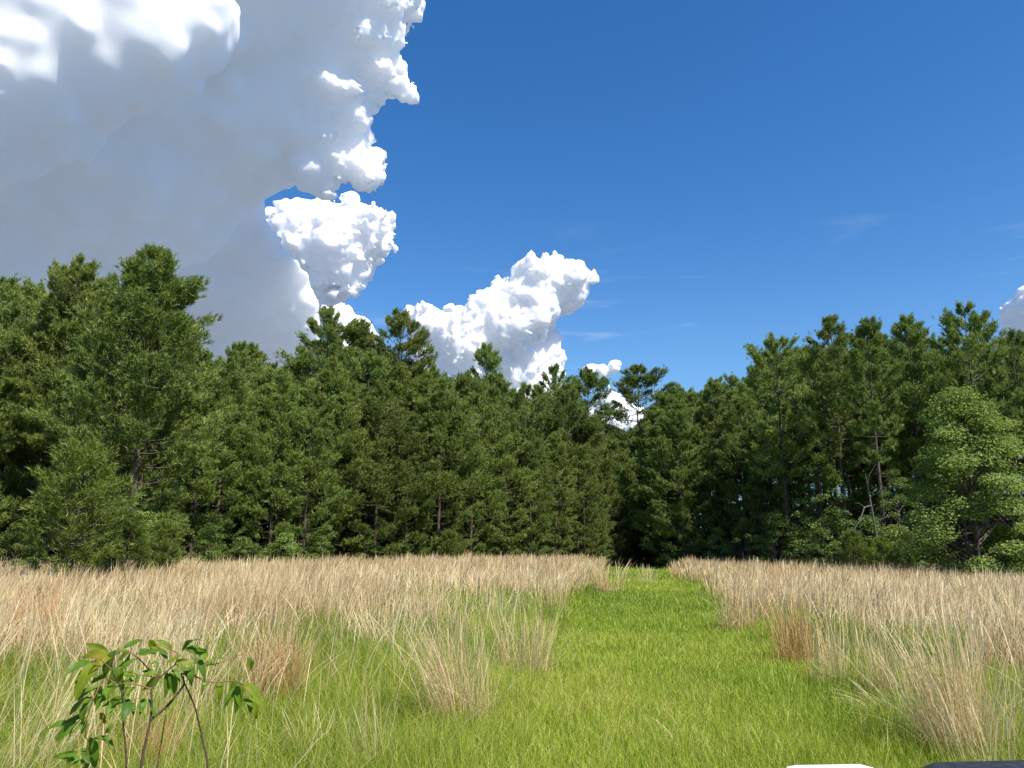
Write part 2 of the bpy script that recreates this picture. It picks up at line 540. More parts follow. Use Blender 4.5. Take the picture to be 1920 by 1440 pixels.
# ------------------------------------------------------------------ plants: materials
def leaf_material(name, stops, trans=0.35, gloss=0.06, rough=0.45, vary=0.25, attr='rnd', tip=None):
    """Thin leaf or blade: diffuse, some light passing through, a slight sheen; colour from each leaf's own random number."""
    m, nt, out = new_mat(name)
    at_ = nt.nodes.new('ShaderNodeAttribute')
    at_.attribute_name = attr
    col = ramp(nt, at_.outputs['Fac'], stops)
    if tip:                                                   # fluffy seed along the upper part of a stalk is paler
        au = nt.nodes.new('ShaderNodeAttribute')
        au.attribute_name = 'up'
        mu = nt.nodes.new('ShaderNodeMapRange')
        mu.interpolation_type = 'SMOOTHSTEP'
        mu.inputs[1].default_value, mu.inputs[2].default_value, mu.inputs[4].default_value = 0.35, 0.90, 0.34
        nt.links.new(au.outputs['Fac'], mu.inputs[0])
        mt = nt.nodes.new('ShaderNodeMix')
        mt.data_type = 'RGBA'
        mt.inputs[7].default_value = (*tip, 1)
        nt.links.new(mu.outputs[0], mt.inputs[0])
        nt.links.new(col, mt.inputs[6])
        col = mt.outputs[2]
    if vary:
        oi = nt.nodes.new('ShaderNodeObjectInfo')
        mr = nt.nodes.new('ShaderNodeMapRange')
        mr.inputs[3].default_value, mr.inputs[4].default_value = 1 - vary, 1 + vary
        nt.links.new(oi.outputs['Random'], mr.inputs[0])
        mh = nt.nodes.new('ShaderNodeMapRange')
        mh.inputs[3].default_value, mh.inputs[4].default_value = 0.488, 0.512
        fr = nt.nodes.new('ShaderNodeMath')
        fr.operation = 'FRACT'
        ml = nt.nodes.new('ShaderNodeMath')
        ml.operation = 'MULTIPLY'
        ml.inputs[1].default_value = 7.7
        nt.links.new(oi.outputs['Random'], ml.inputs[0])
        nt.links.new(ml.outputs[0], fr.inputs[0])
        nt.links.new(fr.outputs[0], mh.inputs[0])
        hs_ = nt.nodes.new('ShaderNodeHueSaturation')
        nt.links.new(mh.outputs[0], hs_.inputs['Hue'])
        nt.links.new(mr.outputs[0], hs_.inputs['Value'])
        nt.links.new(col, hs_.inputs['Color'])
        col = hs_.outputs[0]
    dif = nt.nodes.new('ShaderNodeBsdfDiffuse')
    tr = nt.nodes.new('ShaderNodeBsdfTranslucent')
    gl = nt.nodes.new('ShaderNodeBsdfGlossy')
    gl.inputs['Roughness'].default_value = rough
    gl.inputs['Color'].default_value = (0.9, 0.95, 1.0, 1)
    nt.links.new(col, dif.inputs['Color'])
    nt.links.new(col, tr.inputs['Color'])
    m1, m2 = nt.nodes.new('ShaderNodeMixShader'), nt.nodes.new('ShaderNodeMixShader')
    m1.inputs[0].default_value, m2.inputs[0].default_value = trans, gloss
    nt.links.new(dif.outputs[0], m1.inputs[1])
    nt.links.new(tr.outputs[0], m1.inputs[2])
    nt.links.new(m1.outputs[0], m2.inputs[1])
    nt.links.new(gl.outputs[0], m2.inputs[2])
    nt.links.new(m2.outputs[0], out.inputs[0])
    return m


def bark_material(name, stops):
    m, nt, out = new_mat(name)
    tcn = nt.nodes.new('ShaderNodeTexCoord')
    mp = nt.nodes.new('ShaderNodeMapping')
    mp.inputs['Scale'].default_value = (9, 9, 2.2)
    nz = nt.nodes.new('ShaderNodeTexNoise')
    nz.inputs['Scale'].default_value = 1.6
    nz.inputs['Detail'].default_value = 7
    nz.inputs['Roughness'].default_value = 0.7
    nt.links.new(tcn.outputs['Object'], mp.inputs[0])
    nt.links.new(mp.outputs[0], nz.inputs['Vector'])
    p = nt.nodes.new('ShaderNodeBsdfPrincipled')
    p.inputs['Roughness'].default_value = 0.9
    p.inputs['Specular IOR Level'].default_value = 0.15
    nt.links.new(ramp(nt, nz.outputs['Fac'], stops), p.inputs['Base Color'])
    bp = nt.nodes.new('ShaderNodeBump')
    bp.inputs['Strength'].default_value = 0.7
    bp.inputs['Distance'].default_value = 0.03
    nt.links.new(nz.outputs['Fac'], bp.inputs['Height'])
    nt.links.new(bp.outputs[0], p.inputs['Normal'])
    nt.links.new(p.outputs[0], out.inputs[0])
    return m


NEEDLE = leaf_material('pine_needles', [(0.0, (0.102, 0.160, 0.036)), (0.5, (0.200, 0.268, 0.054)), (0.85, (0.325, 0.385, 0.078)), (1.0, (0.34, 0.28, 0.09))], 0.33, 0.02, 0.5, 0.22)
YOUNG = leaf_material('young_pine_needles', [(0.0, (0.100, 0.155, 0.026)), (0.6, (0.170, 0.230, 0.036)), (1.0, (0.25, 0.295, 0.05))], 0.36, 0.02, 0.45, 0.15)
LEAF = leaf_material('broad_leaves', [(0.0, (0.070, 0.120, 0.024)), (0.6, (0.120, 0.175, 0.036)), (1.0, (0.20, 0.24, 0.05))], 0.38, 0.012, 0.5, 0.2)
PALELEAF = leaf_material('pale_leaves', [(0.0, (0.110, 0.175, 0.036)), (0.6, (0.205, 0.275, 0.055)), (1.0, (0.34, 0.38, 0.10))], 0.40, 0.012, 0.5, 0.15)
BARK = bark_material('pine_bark', [(0.3, (0.040, 0.030, 0.024)), (0.55, (0.105, 0.082, 0.066)), (0.75, (0.19, 0.16, 0.135))])
GREYBARK = bark_material('dead_wood', [(0.3, (0.06, 0.055, 0.05)), (0.6, (0.14, 0.13, 0.12)), (0.8, (0.24, 0.23, 0.21))])


# ------------------------------------------------------------------ plants: geometry
class Tubes:
    def __init__(self):
        self.co, self.q, self.n = [], [], 0

    def add(self, pts, radii, sides=6):
        pts = np.asarray(pts, float)
        t = np.gradient(pts, axis=0)
        t /= np.linalg.norm(t, axis=1)[:, None] + 1e-9
        ref = np.array([0.31, 0.87, 0.38]) if abs(t[0, 2]) > 0.7 else np.array([0.0, 0.0, 1.0])
        a = np.cross(t, ref)
        a /= np.linalg.norm(a, axis=1)[:, None] + 1e-9
        b = np.cross(t, a)
        ang = np.linspace(0, 2 * np.pi, sides, endpoint=False)
        ringv = pts[:, None] + np.asarray(radii)[:, None, None] * (np.cos(ang)[None, :, None] * a[:, None] + np.sin(ang)[None, :, None] * b[:, None])
        self.co.append(ringv.reshape(-1, 3))
        m = len(pts)
        i = np.arange(m * sides).reshape(m, sides) + self.n
        j = np.roll(i, -1, axis=1)
        self.q.append(np.stack([i[:-1], j[:-1], j[1:], i[1:]], -1).reshape(-1, 4))
        self.n += m * sides

    def mesh(self, name, mat):
        q = np.concatenate(self.q)
        return mesh_np(name, np.concatenate(self.co), q, np.full(len(q), 4), mat, smooth=True)


def unit(v):
    return v / (np.linalg.norm(v, axis=-1, keepdims=True) + 1e-9)


def needle_mesh(name, org, dirs, rng, per, length, width, spread, mat, droop=0.0):
    """Bunches of needles: each bunch is a brush of slim triangles about its direction."""
    n = len(org)
    o = np.repeat(org, per, 0)
    d = np.repeat(dirs, per, 0)
    N_ = n * per
    v = unit(d + rng.normal(0, spread, (N_, 3)))
    L = length * rng.uniform(0.65, 1.15, N_)[:, None]
    side = unit(np.cross(v, rng.normal(0, 1, (N_, 3))))
    o = o + d * rng.uniform(-0.5, 0.35, N_)[:, None] * length
    tip = o + v * L
    tip[:, 2] -= droop * L[:, 0]
    w = width * rng.uniform(0.7, 1.2, N_)[:, None]
    co = np.stack([o - side * w * 0.5, o + side * w * 0.5, tip], 1).reshape(-1, 3)
    bunch = np.repeat(np.clip(rng.normal(0.42, 0.2, n), 0, 0.95), per)
    r = np.clip(bunch + rng.normal(0, 0.1, N_), 0, 1)
    r[rng.random(N_) < 0.02] = 1.0
    return mesh_np(name, co, np.arange(N_ * 3), np.full(N_, 3), mat, {'rnd': np.repeat(r, 3)})


def leaf_mesh(name, org, nrm, rng, size, mat, aspect=0.62):
    """Single leaves: folded diamonds with their own facing."""
    n = len(org)
    nrm = unit(nrm + rng.normal(0, 0.42, (n, 3)))
    a = unit(np.cross(nrm, rng.normal(0, 1, (n, 3))))
    b = np.cross(nrm, a)
    s = size * rng.uniform(0.6, 1.25, n)[:, None]
    tip, base = org + a * s * 0.5 - nrm * s * 0.10, org - a * s * 0.5
    l, r_ = org + b * s * aspect * 0.5 + nrm * s * 0.08, org - b * s * aspect * 0.5 + nrm * s * 0.08
    co = np.stack([base, l, tip, r_], 1).reshape(-1, 3)
    i = np.arange(n)[:, None] * 4
    tri = np.concatenate([i + [0, 1, 2], i + [0, 2, 3]], 1).reshape(-1, 3)
    r = np.repeat(np.clip(rng.normal(0.45, 0.22, n), 0, 1), 4)
    return mesh_np(name, co, tri, np.full(len(tri), 3), mat, {'rnd': r})


def pine(seed, H, base, rad, top_round=0.5, whorl=0.78, per_whorl=4.6, per=12, tufts=34, dead=10, upsweep=0.25, nlen=0.23, nwid=0.036, mat=None, trunk_r=0.0105, lean=0.02, gap=0.16):
    """One pine as (trunk, limbs, crown) meshes. base: height of the lowest green branch as a part of H; rad: widest branch length."""
    rng = np.random.default_rng(seed)
    tr = lb = Tubes()                                         # limbs are joined to their trunk
    zs = np.linspace(0, H, 15)
    bend = np.cumsum(rng.normal(0, lean, (15, 2)), 0) * (zs / H)[:, None] * H * 0.12
    axis = np.stack([bend[:, 0], bend[:, 1], zs], 1)
    r0 = H * trunk_r
    tr.add(axis, r0 * (1 - 0.93 * (zs / H) ** 0.9) * np.where(zs < 0.5, 1.25, 1.0), 8)

    def stem(z):
        return np.array([np.interp(z, zs, axis[:, k]) for k in range(3)])

    org, dirs = [], []
    z = base * H
    while z < H - 0.25:
        s = (z - base * H) / (H - base * H)                   # 0 at the lowest branch, 1 at the tip
        prof = min(1.0, (0.55 + 1.3 * s) if s < 0.35 else 1.0) * (1 - max(0, (s - 0.30) / 0.70) ** (1.25 + top_round)) + 0.10
        k = rng.poisson(per_whorl - 1) + 1 if s < 0.9 else 4
        a0 = rng.uniform(0, 2 * np.pi)
        for j in range(k):
            if rng.random() < gap:
                continue
            a = a0 + j * 2 * np.pi / k + rng.normal(0, 0.25)
            L = rad * prof * rng.uniform(0.62, 1.12)
            el = np.interp(s, [0, 0.35, 0.75, 1], [-0.10, 0.22, 0.65, 1.15]) + rng.normal(0, 0.12)
            p0 = stem(z + rng.uniform(-0.15, 0.15))
            m = 6
            t = np.linspace(0, 1, m)
            hz = np.cos(el) * L * t
            vz = np.sin(el) * L * t + upsweep * L * t ** 2.2 - 0.12 * L * np.sin(np.pi * t) * (1 - s)
            wob = rng.normal(0, 0.03 * L)
            pts = p0 + np.stack([np.cos(a) * hz - np.sin(a) * wob * t, np.sin(a) * hz + np.cos(a) * wob * t, vz], 1)
            lb.add(pts, np.linspace(0.012 + 0.009 * L, 0.005, m), 4)
            nt_ = max(4, int(tufts * (0.35 + 0.65 * min(1, L / 2.2)) * rng.uniform(0.75, 1.25)))
            tt = 1 - np.abs(rng.normal(0, 0.25, nt_))
            tt = np.clip(tt, 0.25 if s > 0.5 else 0.38, 1.0)
            c = np.stack([np.interp(tt, t, pts[:, q]) for q in range(3)], 1)
            side = np.array([-np.sin(a), np.cos(a), 0])
            out_ = np.array([np.cos(a), np.sin(a), 0])
            lat = rng.normal(0, 0.165, nt_) * L * np.clip(1.25 - tt * 0.6, 0.3, 1) + rng.normal(0, 0.07, nt_)
            fo = np.abs(rng.normal(0, 0.10, nt_)) * L
            upv = np.abs(rng.normal(0, 0.13, nt_)) + 0.02 - 0.35 * np.abs(lat) * 0.3
            c = c + lat[:, None] * side + fo[:, None] * out_ + upv[:, None] * np.array([0, 0, 1.0])
            dd = unit(out_ * 0.75 + np.sign(lat)[:, None] * side * 0.35 + np.array([0, 0, 0.75 + 0.5 * s]) + rng.normal(0, 0.28, (nt_, 3)))
            org.append(c)
            dirs.append(dd)
            for q in range(2):                                # side twigs that carry the tufts
                tq = rng.uniform(0.45, 0.85)
                b = np.array([np.interp(tq, t, pts[:, w]) for w in range(3)])
                e = b + side * rng.choice([-1, 1]) * L * rng.uniform(0.15, 0.32) + out_ * L * 0.12 + np.array([0, 0, 0.10 * L])
                lb.add([b, (b + e) / 2 + [0, 0, 0.02], e], [0.011, 0.009, 0.005], 3)
        z += whorl * rng.uniform(0.7, 1.3) * (1.0 if s < 0.7 else 0.72)
    tip = stem(H)
    n5 = 12
    org.append(tip + rng.normal(0, 0.16, (n5, 3)) - [0, 0, 0.12])
    dirs.append(unit(rng.normal(0, 0.35, (n5, 3)) + [0, 0, 1]))
    for _ in range(dead):                                     # bare dead branches below the green crown
        zz = rng.uniform(0.12, max(0.14, base)) * H
        a = rng.uniform(0, 2 * np.pi)
        L = rng.uniform(0.5, 1.7)
        p0 = stem(zz)
        e = p0 + [np.cos(a) * L, np.sin(a) * L, L * rng.uniform(-0.25, 0.3)]
        mid_ = (p0 + e) / 2 + rng.normal(0, 0.07, 3)
        lb.add([p0, mid_, e], [0.022, 0.014, 0.006], 4)
        lb.add([mid_, mid_ + (e - p0) * 0.35 + rng.normal(0, 0.16, 3)], [0.010, 0.004], 3)
    org, dirs = np.concatenate(org), np.concatenate(dirs)
    return {'trunk': tr.mesh('trunk', BARK), 'crown': needle_mesh('crown', org, dirs, rng, per, nlen, nwid, 0.62, mat or NEEDLE), 'H': H}


def broadleaf(seed, H, rad, base, n_lobe, leaves, size, mat, trunk_r=0.013, squash=0.42, point=0.75, stems=1, lobe_r=0.27):
    """A leafy tree or shrub: forking limbs that end in flattened sprays of single leaves."""
    rng = np.random.default_rng(seed)
    tr = lb = Tubes()
    for k in range(stems):
        off = rng.normal(0, 0.12, 2) * (stems > 1)
        zs = np.linspace(0, H * (0.92 if k == 0 else rng.uniform(0.55, 0.8)), 9)
        sw = np.cumsum(rng.normal(0, 0.02 * H / 8, (9, 2)), 0) + off * (1 + 3 * zs / H)[:, None]
        tr.add(np.stack([sw[:, 0], sw[:, 1], zs], 1), H * trunk_r * (1 - 0.9 * zs / zs[-1]) + 0.006, 7)
    org, nrm = [], []
    per = leaves // n_lobe
    for i in range(n_lobe):
        s = (i + rng.random()) / n_lobe
        z = H * (base + (1 - base) * s * 0.97)
        prof = np.sin(np.pi * np.clip(0.16 + 0.84 * s ** point, 0, 1)) ** 0.72
        a = i * 2.39996 + rng.normal(0, 0.4)
        rr = rad * prof * rng.uniform(0.45, 1.0)
        c = np.array([np.cos(a) * rr, np.sin(a) * rr, z + rng.normal(0, 0.02 * H)])
        st = np.array([0, 0, max(0.1 * H, z - 0.45 * rr - 0.05 * H)])
        mid_ = st * 0.45 + c * 0.55 + rng.normal(0, 0.04 * rad, 3)
        lb.add([st, mid_, c], np.array([0.010, 0.006, 0.003]) * H * 0.55, 5)
        R_ = rad * lobe_r * rng.uniform(0.7, 1.25)
        n = int(per * rng.uniform(0.7, 1.3))
        u = unit(rng.normal(0, 1, (n, 3))) * (rng.random(n) ** 0.45)[:, None]
        u[:, 2] = u[:, 2] * squash + 0.12 * (1 - (u[:, :2] ** 2).sum(1))
        p = c + u * R_
        outv = unit(np.array([np.cos(a), np.sin(a), 0.0]))
        p[:, 2] -= 0.25 * np.clip(((p - c) @ outv) / R_, 0, 1) ** 2 * R_      # drooping outer ends
        org.append(p)
        nrm.append(np.tile(outv * 0.45 + [0, 0, 0.9], (n, 1)))
    return {'trunk': tr.mesh('trunk', BARK), 'crown': leaf_mesh('crown', np.concatenate(org), np.concatenate(nrm), rng, size, mat), 'H': H}


def stand(proto, name, p, height, label, cat, group=None, rz=0.0, wide=1.0):
    """Set one plant on the ground: an Empty at its foot that carries trunk, limbs and crown."""
    o = empty(name, p, rz)
    s = height / proto['H']
    o.scale = (s * wide, s * wide, s)
    tag(o, label, cat, group)
    for k in ('trunk', 'crown'):
        link(k, proto[k], o)
    return o


FULL = [pine(100 + i, 15.0, [0.03, 0.05, 0.07, 0.04][i], [2.9, 2.6, 3.1, 2.7][i], 0.95, 0.70, 4.8, 13, 92, 6) for i in range(4)]
MID = [pine(120 + i, 16.0, [0.30, 0.38, 0.34, 0.42][i], [2.3, 2.6, 2.2, 2.5][i], 1.3, 0.72, 4.5, 13, 84, 14, gap=0.12) for i in range(4)]
THIN = [pine(140 + i, 16.5, [0.50, 0.58, 0.45][i], [1.9, 2.2, 1.8][i], 1.2, 0.72, 4.4, 13, 80, 20, gap=0.12) for i in range(3)]
CROWNED = [pine(160 + i, 18.0, [0.42, 0.50, 0.48][i], [2.5, 2.9, 2.5][i], 1.5, 0.60, 5.0, 13, 92, 10, upsweep=0.12, gap=0.06) for i in range(3)]
BUSHY = [pine(180 + i, 5.0, 0.04, [1.45, 1.3][i], 0.35, 0.34, 5.0, 12, 44, 0, upsweep=0.7, nlen=0.24, nwid=0.026, mat=YOUNG, gap=0.05) for i in range(2)]
OAK = broadleaf(200, 10.5, 3.6, 0.04, 84, 32000, 0.16, PALELEAF, squash=0.46, lobe_r=0.29)
SHRUB = [broadleaf(210 + i, 3.2, 1.35, 0.06, 26, 3000, 0.12, [LEAF, LEAF, PALELEAF][i], stems=3, trunk_r=0.008, lobe_r=0.34) for i in range(3)]
SLIM = [broadleaf(220 + i, 8.0, 1.9, 0.22, 34, 4600, 0.14, [LEAF, PALELEAF][i], squash=0.5) for i in range(2)]

# ------------------------------------------------------------------ the wood
SKYLINE = [(-400, 520), (0, 525), (40, 505), (140, 520), (165, 500), (200, 500), (310, 530), (345, 615), (400, 640), (470, 645), (510, 665), (545, 640), (590, 612), (650, 620), (690, 640), (735, 620), (790, 660), (840, 695), (870, 675), (940, 680), (965, 715), (1010, 715), (1040, 705), (1080, 710), (1120, 745), (1140, 800), (1180, 800), (1200, 735), (1260, 725), (1330, 715), (1390, 705), (1440, 670), (1480, 635), (1590, 610), (1625, 630), (1660, 615), (1750, 612), (1800, 625), (1850, 605), (1920, 615), (2300, 560)]
SKX, SKY_ = zip(*SKYLINE)


def column(x, y):
    """Photograph column in which the direction of a point of the ground lies, at the horizon."""
    d = ray(960, 1022)
    return 960 + FOCAL * (x / y) * math.hypot(d.y, d.z) / 1.0 / (math.cos(PITCH) + math.tan(math.atan2(d.z, d.y)) * math.sin(PITCH)) if y > 0.1 else -9999


def roof(px, half):
    return max(np.interp(px + k * half, SKX, SKY_) for k in (-0.8, 0, 0.8))


rnd = random.Random(5)
ORD = 'first second third fourth fifth sixth seventh eighth ninth tenth eleventh twelfth thirteenth fourteenth fifteenth sixteenth seventeenth eighteenth nineteenth twentieth'.split()
ORD += ['twenty-' + w for w in ORD[:9]] + ['thirtieth'] + ['thirty-' + w for w in ORD[:9]] + ['fortieth'] + ['forty-' + w for w in ORD[:9]]


def walk(off, step):
    """Points along the woodland edge moved off metres inwards, step metres apart."""
    pts = edge_offset(off)
    out, carry = [], rnd.uniform(0, step)
    for a, b in zip(pts, pts[1:]):
        L = (b - a).length
        while carry < L:
            out.append(a.lerp(b, carry / L))
            carry += step * rnd.uniform(0.8, 1.2)
        carry -= L
    return out


ROWS = [  # offset into the wood, spacing, how far the tops stay under the skyline (photo px)
    (0.6, 2.7, (25, 120)), (3.4, 2.7, (2, 70)), (6.6, 3.0, (-4, 45)), (10.2, 3.4, (-2, 50)), (14.5, 4.0, (5, 60)), (20.0, 4.6, (15, 70)), (27.0, 5.5, (20, 80))]
plan = []
for row, (off, step, (d0, d1)) in enumerate(ROWS):
    for p in walk(off, step):
        x, y = p.x + rnd.uniform(-0.5, 0.5), p.y + rnd.uniform(-0.6, 0.6)
        if y < 6:
            continue
        px = column(x, y)
        if not -260 < px < 2180:
            continue
        side = 'left' if x < 9.6 + (y - 70) * 0.15 + 3 else 'right'
        # the mown path runs on into a dark opening
        if abs(x - (1.55 + (y - 6.7) * 0.150)) < 1.6 and y < 95:
            continue
        g = Vector((x, y, float(gz(x, y))))
        dist = math.hypot(x, y)
        top = roof(px, 1.9 / dist * FOCAL) + rnd.uniform(d0, d1)
        h = max(5.5, min(23.0, height_to(g, top, px)))
        if side == 'left':
            kinds = FULL if row == 0 else (FULL + MID if row == 1 else MID + CROWNED[:1])
        else:
            kinds = (MID + THIN if row == 0 else MID + THIN + THIN if row < 3 else THIN + CROWNED)
        plan.append({'row': row, 'side': side, 'p': g, 'px': px, 'h': h, 'proto': rnd.choice(kinds)})

ROWNAME = ['in the front rank', 'in the second rank', 'in the third rank', 'in the fourth rank', 'in the fifth rank', 'in the sixth rank', 'in the last rank']
for row in range(len(ROWS)):
    for side in ('left', 'right'):
        lot = [t for t in plan if t['row'] == row and t['side'] == side]
        lot.sort(key=lambda t: abs(t['px'] - 1185))
        for i, t in enumerate(lot):
            look = 'full branched' if any(t['proto'] is f for f in FULL) else 'bare legged' if any(t['proto'] is f for f in THIN + CROWNED) else 'dark green'
            label = f"{look} pine, {ORD[i]} to the {side} of the path's mouth {ROWNAME[row]}"
            stand(t['proto'], 'pine_tree', t['p'], t['h'], label, 'tree', f'pines of the wood {side} of the path', rnd.uniform(0, 6.28), rnd.uniform(0.9, 1.12))


def feature(px, top, dist, proto, label, name='pine_tree', cat='tree', wide=1.0, rz=0.0, group=None):
    p = along(px, dist)
    return stand(proto, name, p, height_to(p, top, px), label, cat, group, rz, wide)


# trees one can tell from the rest by their outline
feature(85, 484, 47, CROWNED[0], 'flat topped old pine rising behind the leftmost trees', rz=1.0)
feature(243, 468, 41, FULL[0], 'tallest full pine standing out against the grey cloud', rz=2.0, wide=1.12)
feature(196, 500, 43, FULL[2], 'lighter green pine leaning against the tallest pine', rz=4.0, wide=0.8)
feature(588, 588, 62, CROWNED[1], 'broad flat crowned pine under the white puff of cloud', rz=0.5, wide=1.05)
feature(655, 612, 63, MID[1], 'round brownish green pine crown beside the broad flat crowned pine', rz=2.2)
feature(736, 596, 62, CROWNED[2], 'tall rounded pine just left of the foot of the tower cloud', rz=3.0, wide=1.1)
feature(905, 656, 74, MID[0], 'broad topped pine in front of the tower cloud', rz=3.5, wide=1.0)
feature(1042, 690, 82, MID[2], 'dense topped pine at the right foot of the tower cloud', rz=1.1)
feature(1104, 698, 84, CROWNED[0], 'open branched pine standing alone against the sky left of the notch', rz=5.2, wide=1.05)
feature(1198, 696, 86, CROWNED[1], 'pine with bare reaching branches over the notch in the treetops', rz=5.6, wide=1.25)
feature(1855, 578, 58, MID[1], 'tallest pine right of the path, by the edge of the cloud', rz=0.4)
feature(1588, 594, 60, MID[2], 'bushy headed pine at the top of the right hand skyline', rz=2.4)
feature(1660, 600, 55, THIN[2], 'slim pointed pine with a long bare stem right of the bushy headed pine', rz=0.9)
feature(1740, 600, 60, MID[0], 'broad pine top between the slim pointed pine and the tallest pine on the right', rz=2.9)
feature(1480, 640, 62, MID[3], 'rounded pine where the right hand skyline begins to rise', rz=4.4)

for i, (px, top, dist) in enumerate([(1128, 790, 92), (1152, 808, 96), (1172, 815, 100), (1190, 812, 97), (1212, 800, 94), (1236, 770, 93), (1163, 850, 86), (1202, 845, 88), (1232, 770, 80), (1150, 830, 78)]):
    feature(px, top, dist, [MID, FULL][i % 2][i % 4], f"distant low pine closing the notch in the treetops, {ORD[i]} from the lone open pine", rz=i * 1.3, wide=1.25, group='far pines in the notch')

feature(1250, 775, 72.5, FULL[1], 'full pine reaching down to the ground at the right corner of the path mouth', rz=0.7, wide=1.25)
feature(1282, 760, 70, FULL[3], 'second full pine along the wood edge from the right corner of the path mouth', rz=2.7, wide=1.15)
feature(1228, 905, 75, SLIM[1], 'small pale leafed tree right beside the end of the mown path', name='young_tree', wide=1.3, group='leafy trees under the pines')
feature(1152, 930, 74, SLIM[0], 'small dark leafed tree left beside the end of the mown path', name='young_tree', wide=1.3, group='leafy trees under the pines')
# small growth along the edge of the wood
feature(140, 852, 31, BUSHY[0], 'big bushy young pine bright green at the left edge of the field', cat='young pine', wide=1.08)
feature(310, 985, 34, BUSHY[1], 'small bright young pine with upright shoots beside the big bushy young pine', cat='young pine', wide=1.2)
feature(240, 975, 33, BUSHY[1], 'low young pine tucked between two brighter young pines', cat='young pine', rz=2.0, wide=1.3)
feature(845, 1000, 56, BUSHY[0], 'little yellow green pine alone at the foot of the middle of the wood', cat='young pine', wide=1.5)
feature(1655, 1015, 48, BUSHY[1], 'bushy yellow green sapling pine at the foot of the right hand wood', cat='young pine', rz=1.0, wide=1.4)
feature(1700, 1005, 47, BUSHY[0], 'narrow dark pointed sapling pine near the broadleaf tree', cat='young pine', rz=2.0, wide=0.8)
feature(1600, 1000, 50, BUSHY[0], 'round yellowish sapling pine below the grey dead tree', cat='young pine', rz=3.0, wide=1.2)
feature(1832, 728, 42, OAK, 'tall pale broadleaf tree shining in front of the pines at the right', name='broadleaf_tree', wide=1.0)
feature(1925, 780, 44, SLIM[1], 'slim pale broadleaf tree half hidden at the right edge', name='broadleaf_tree', wide=1.2)
SH = [(30, 985, 35), (215, 930, 36.5), (262, 960, 36), (395, 985, 44), (535, 1000, 49), (455, 1005, 46), (600, 1005, 52), (690, 1000, 55), (770, 985, 57), (935, 1000, 63), (1010, 985, 65), (1090, 990, 68), (1130, 1000, 70), (1255, 990, 74), (1300, 985, 67), (1345, 990, 65), (1400, 975, 61), (1455, 960, 58), (1520, 970, 55), (1570, 955, 53), (1630, 965, 51), (1685, 985, 50), (1745, 975, 47), (1900, 1000, 44), (1860, 1005, 43), (1210, 1000, 82), (1165, 1005, 80)]
SH.sort()
for i, (px, top, dist) in enumerate(SH):
    kind = SHRUB[i % 3]
    where = f"{ORD[i]} from the big bushy young pine" if i > 0 else 'at the far left edge of the field'
    feature(px, top, dist + 0.6, kind, f"{'pale' if i % 3 == 2 else 'dark'} leafy shrub under the pines, {where}", name='shrub', cat='shrub', rz=i * 1.7, wide=rnd.uniform(0.9, 1.3), group='shrubs along the edge of the wood')
for i, (px, top, dist) in enumerate([(1430, 870, 66), (1545, 850, 60), (1245, 905, 84), (1110, 900, 75), (560, 900, 58), (300, 905, 42), (1690, 880, 54)]):
    feature(px, top, dist, SLIM[i % 2], f"slim {'pale' if i % 2 else 'dark'} leafed young tree {['inside the wood below the rising skyline', 'left of the grey dead tree', 'right of the dark path mouth', 'left of the dark path mouth', 'behind the shrubs under the white puff of cloud', 'under the tallest full pine', 'between the dead tree and the broadleaf tree'][i]}", name='young_tree', rz=i * 2.1, group='leafy trees under the pines')

# the leafy growth that closes the view deeper in the wood
org, nrm = [], []
rng = np.random.default_rng(31)
for off, step, hgt in ((4.5, 1.5, 3.0), (8.5, 1.6, 4.8), (13.0, 1.8, 7.0), (18.0, 2.1, 8.5), (24.0, 2.5, 9.5), (32, 2.6, 12.0), (40, 2.8, 14.0)):
    for p in walk(off, step):
        px = column(p.x, p.y)
        if p.y < 4 or not -300 < px < 2220 or (abs(px - 1190) < 34 and off < 12):
            continue
        h = hgt * rnd.uniform(0.6, 1.2)
        n = int(70 * h + 120)
        u = unit(rng.normal(0, 1, (n, 3))) * (rng.random(n) ** 0.4)[:, None]
        c = np.array([p.x, p.y, float(gz(p.x, p.y)) + h * 0.5])
        org.append(c + u * [1.5, 1.5, h * 0.52])
        nrm.append(np.tile([0, -0.3, 0.9], (n, 1)))
ug = link('undergrowth', leaf_mesh('undergrowth', np.concatenate(org), np.concatenate(nrm), rng, 0.42, LEAF))
tag(ug, kind='stuff')

# the grey dead tree with crooked branches
tr = lb = Tubes()
tr.add([(0, 0, 0), (-0.05, 0, 2.2), (-0.18, 0.05, 4.0), (-0.30, 0, 5.0), (-0.36, 0.05, 6.0)], [0.075, 0.065, 0.05, 0.035, 0.012], 8)
for pts, r in (([(-0.2, 0, 4.2), (-0.7, -0.2, 4.1), (-1.1, -0.4, 3.4), (-1.5, -0.5, 2.9), (-1.9, -0.5, 2.7)], 0.05), ([(-0.28, 0, 4.7), (-0.45, -0.3, 5.3), (-0.35, -0.4, 5.9), (0.05, -0.5, 6.5)], 0.045), ([(-1.1, -0.4, 3.4), (-1.2, -0.5, 3.0), (-1.05, -0.6, 2.6)], 0.022), ([(-0.1, 0, 3.3), (0.35, -0.2, 3.5), (0.8, -0.3, 3.65)], 0.03), ([(-0.7, -0.2, 4.1), (-1.0, -0.2, 4.35), (-1.25, -0.3, 4.3)], 0.02)):
    lb.add(pts, np.linspace(r, r * 0.25, len(pts)), 5)
p = along(1648, 48.5)
dt = empty('dead_tree', p)
tag(dt, 'bare grey dead tree with crooked branches before the dark pines', 'dead tree')
link('trunk', tr.mesh('trunk', GREYBARK), dt)

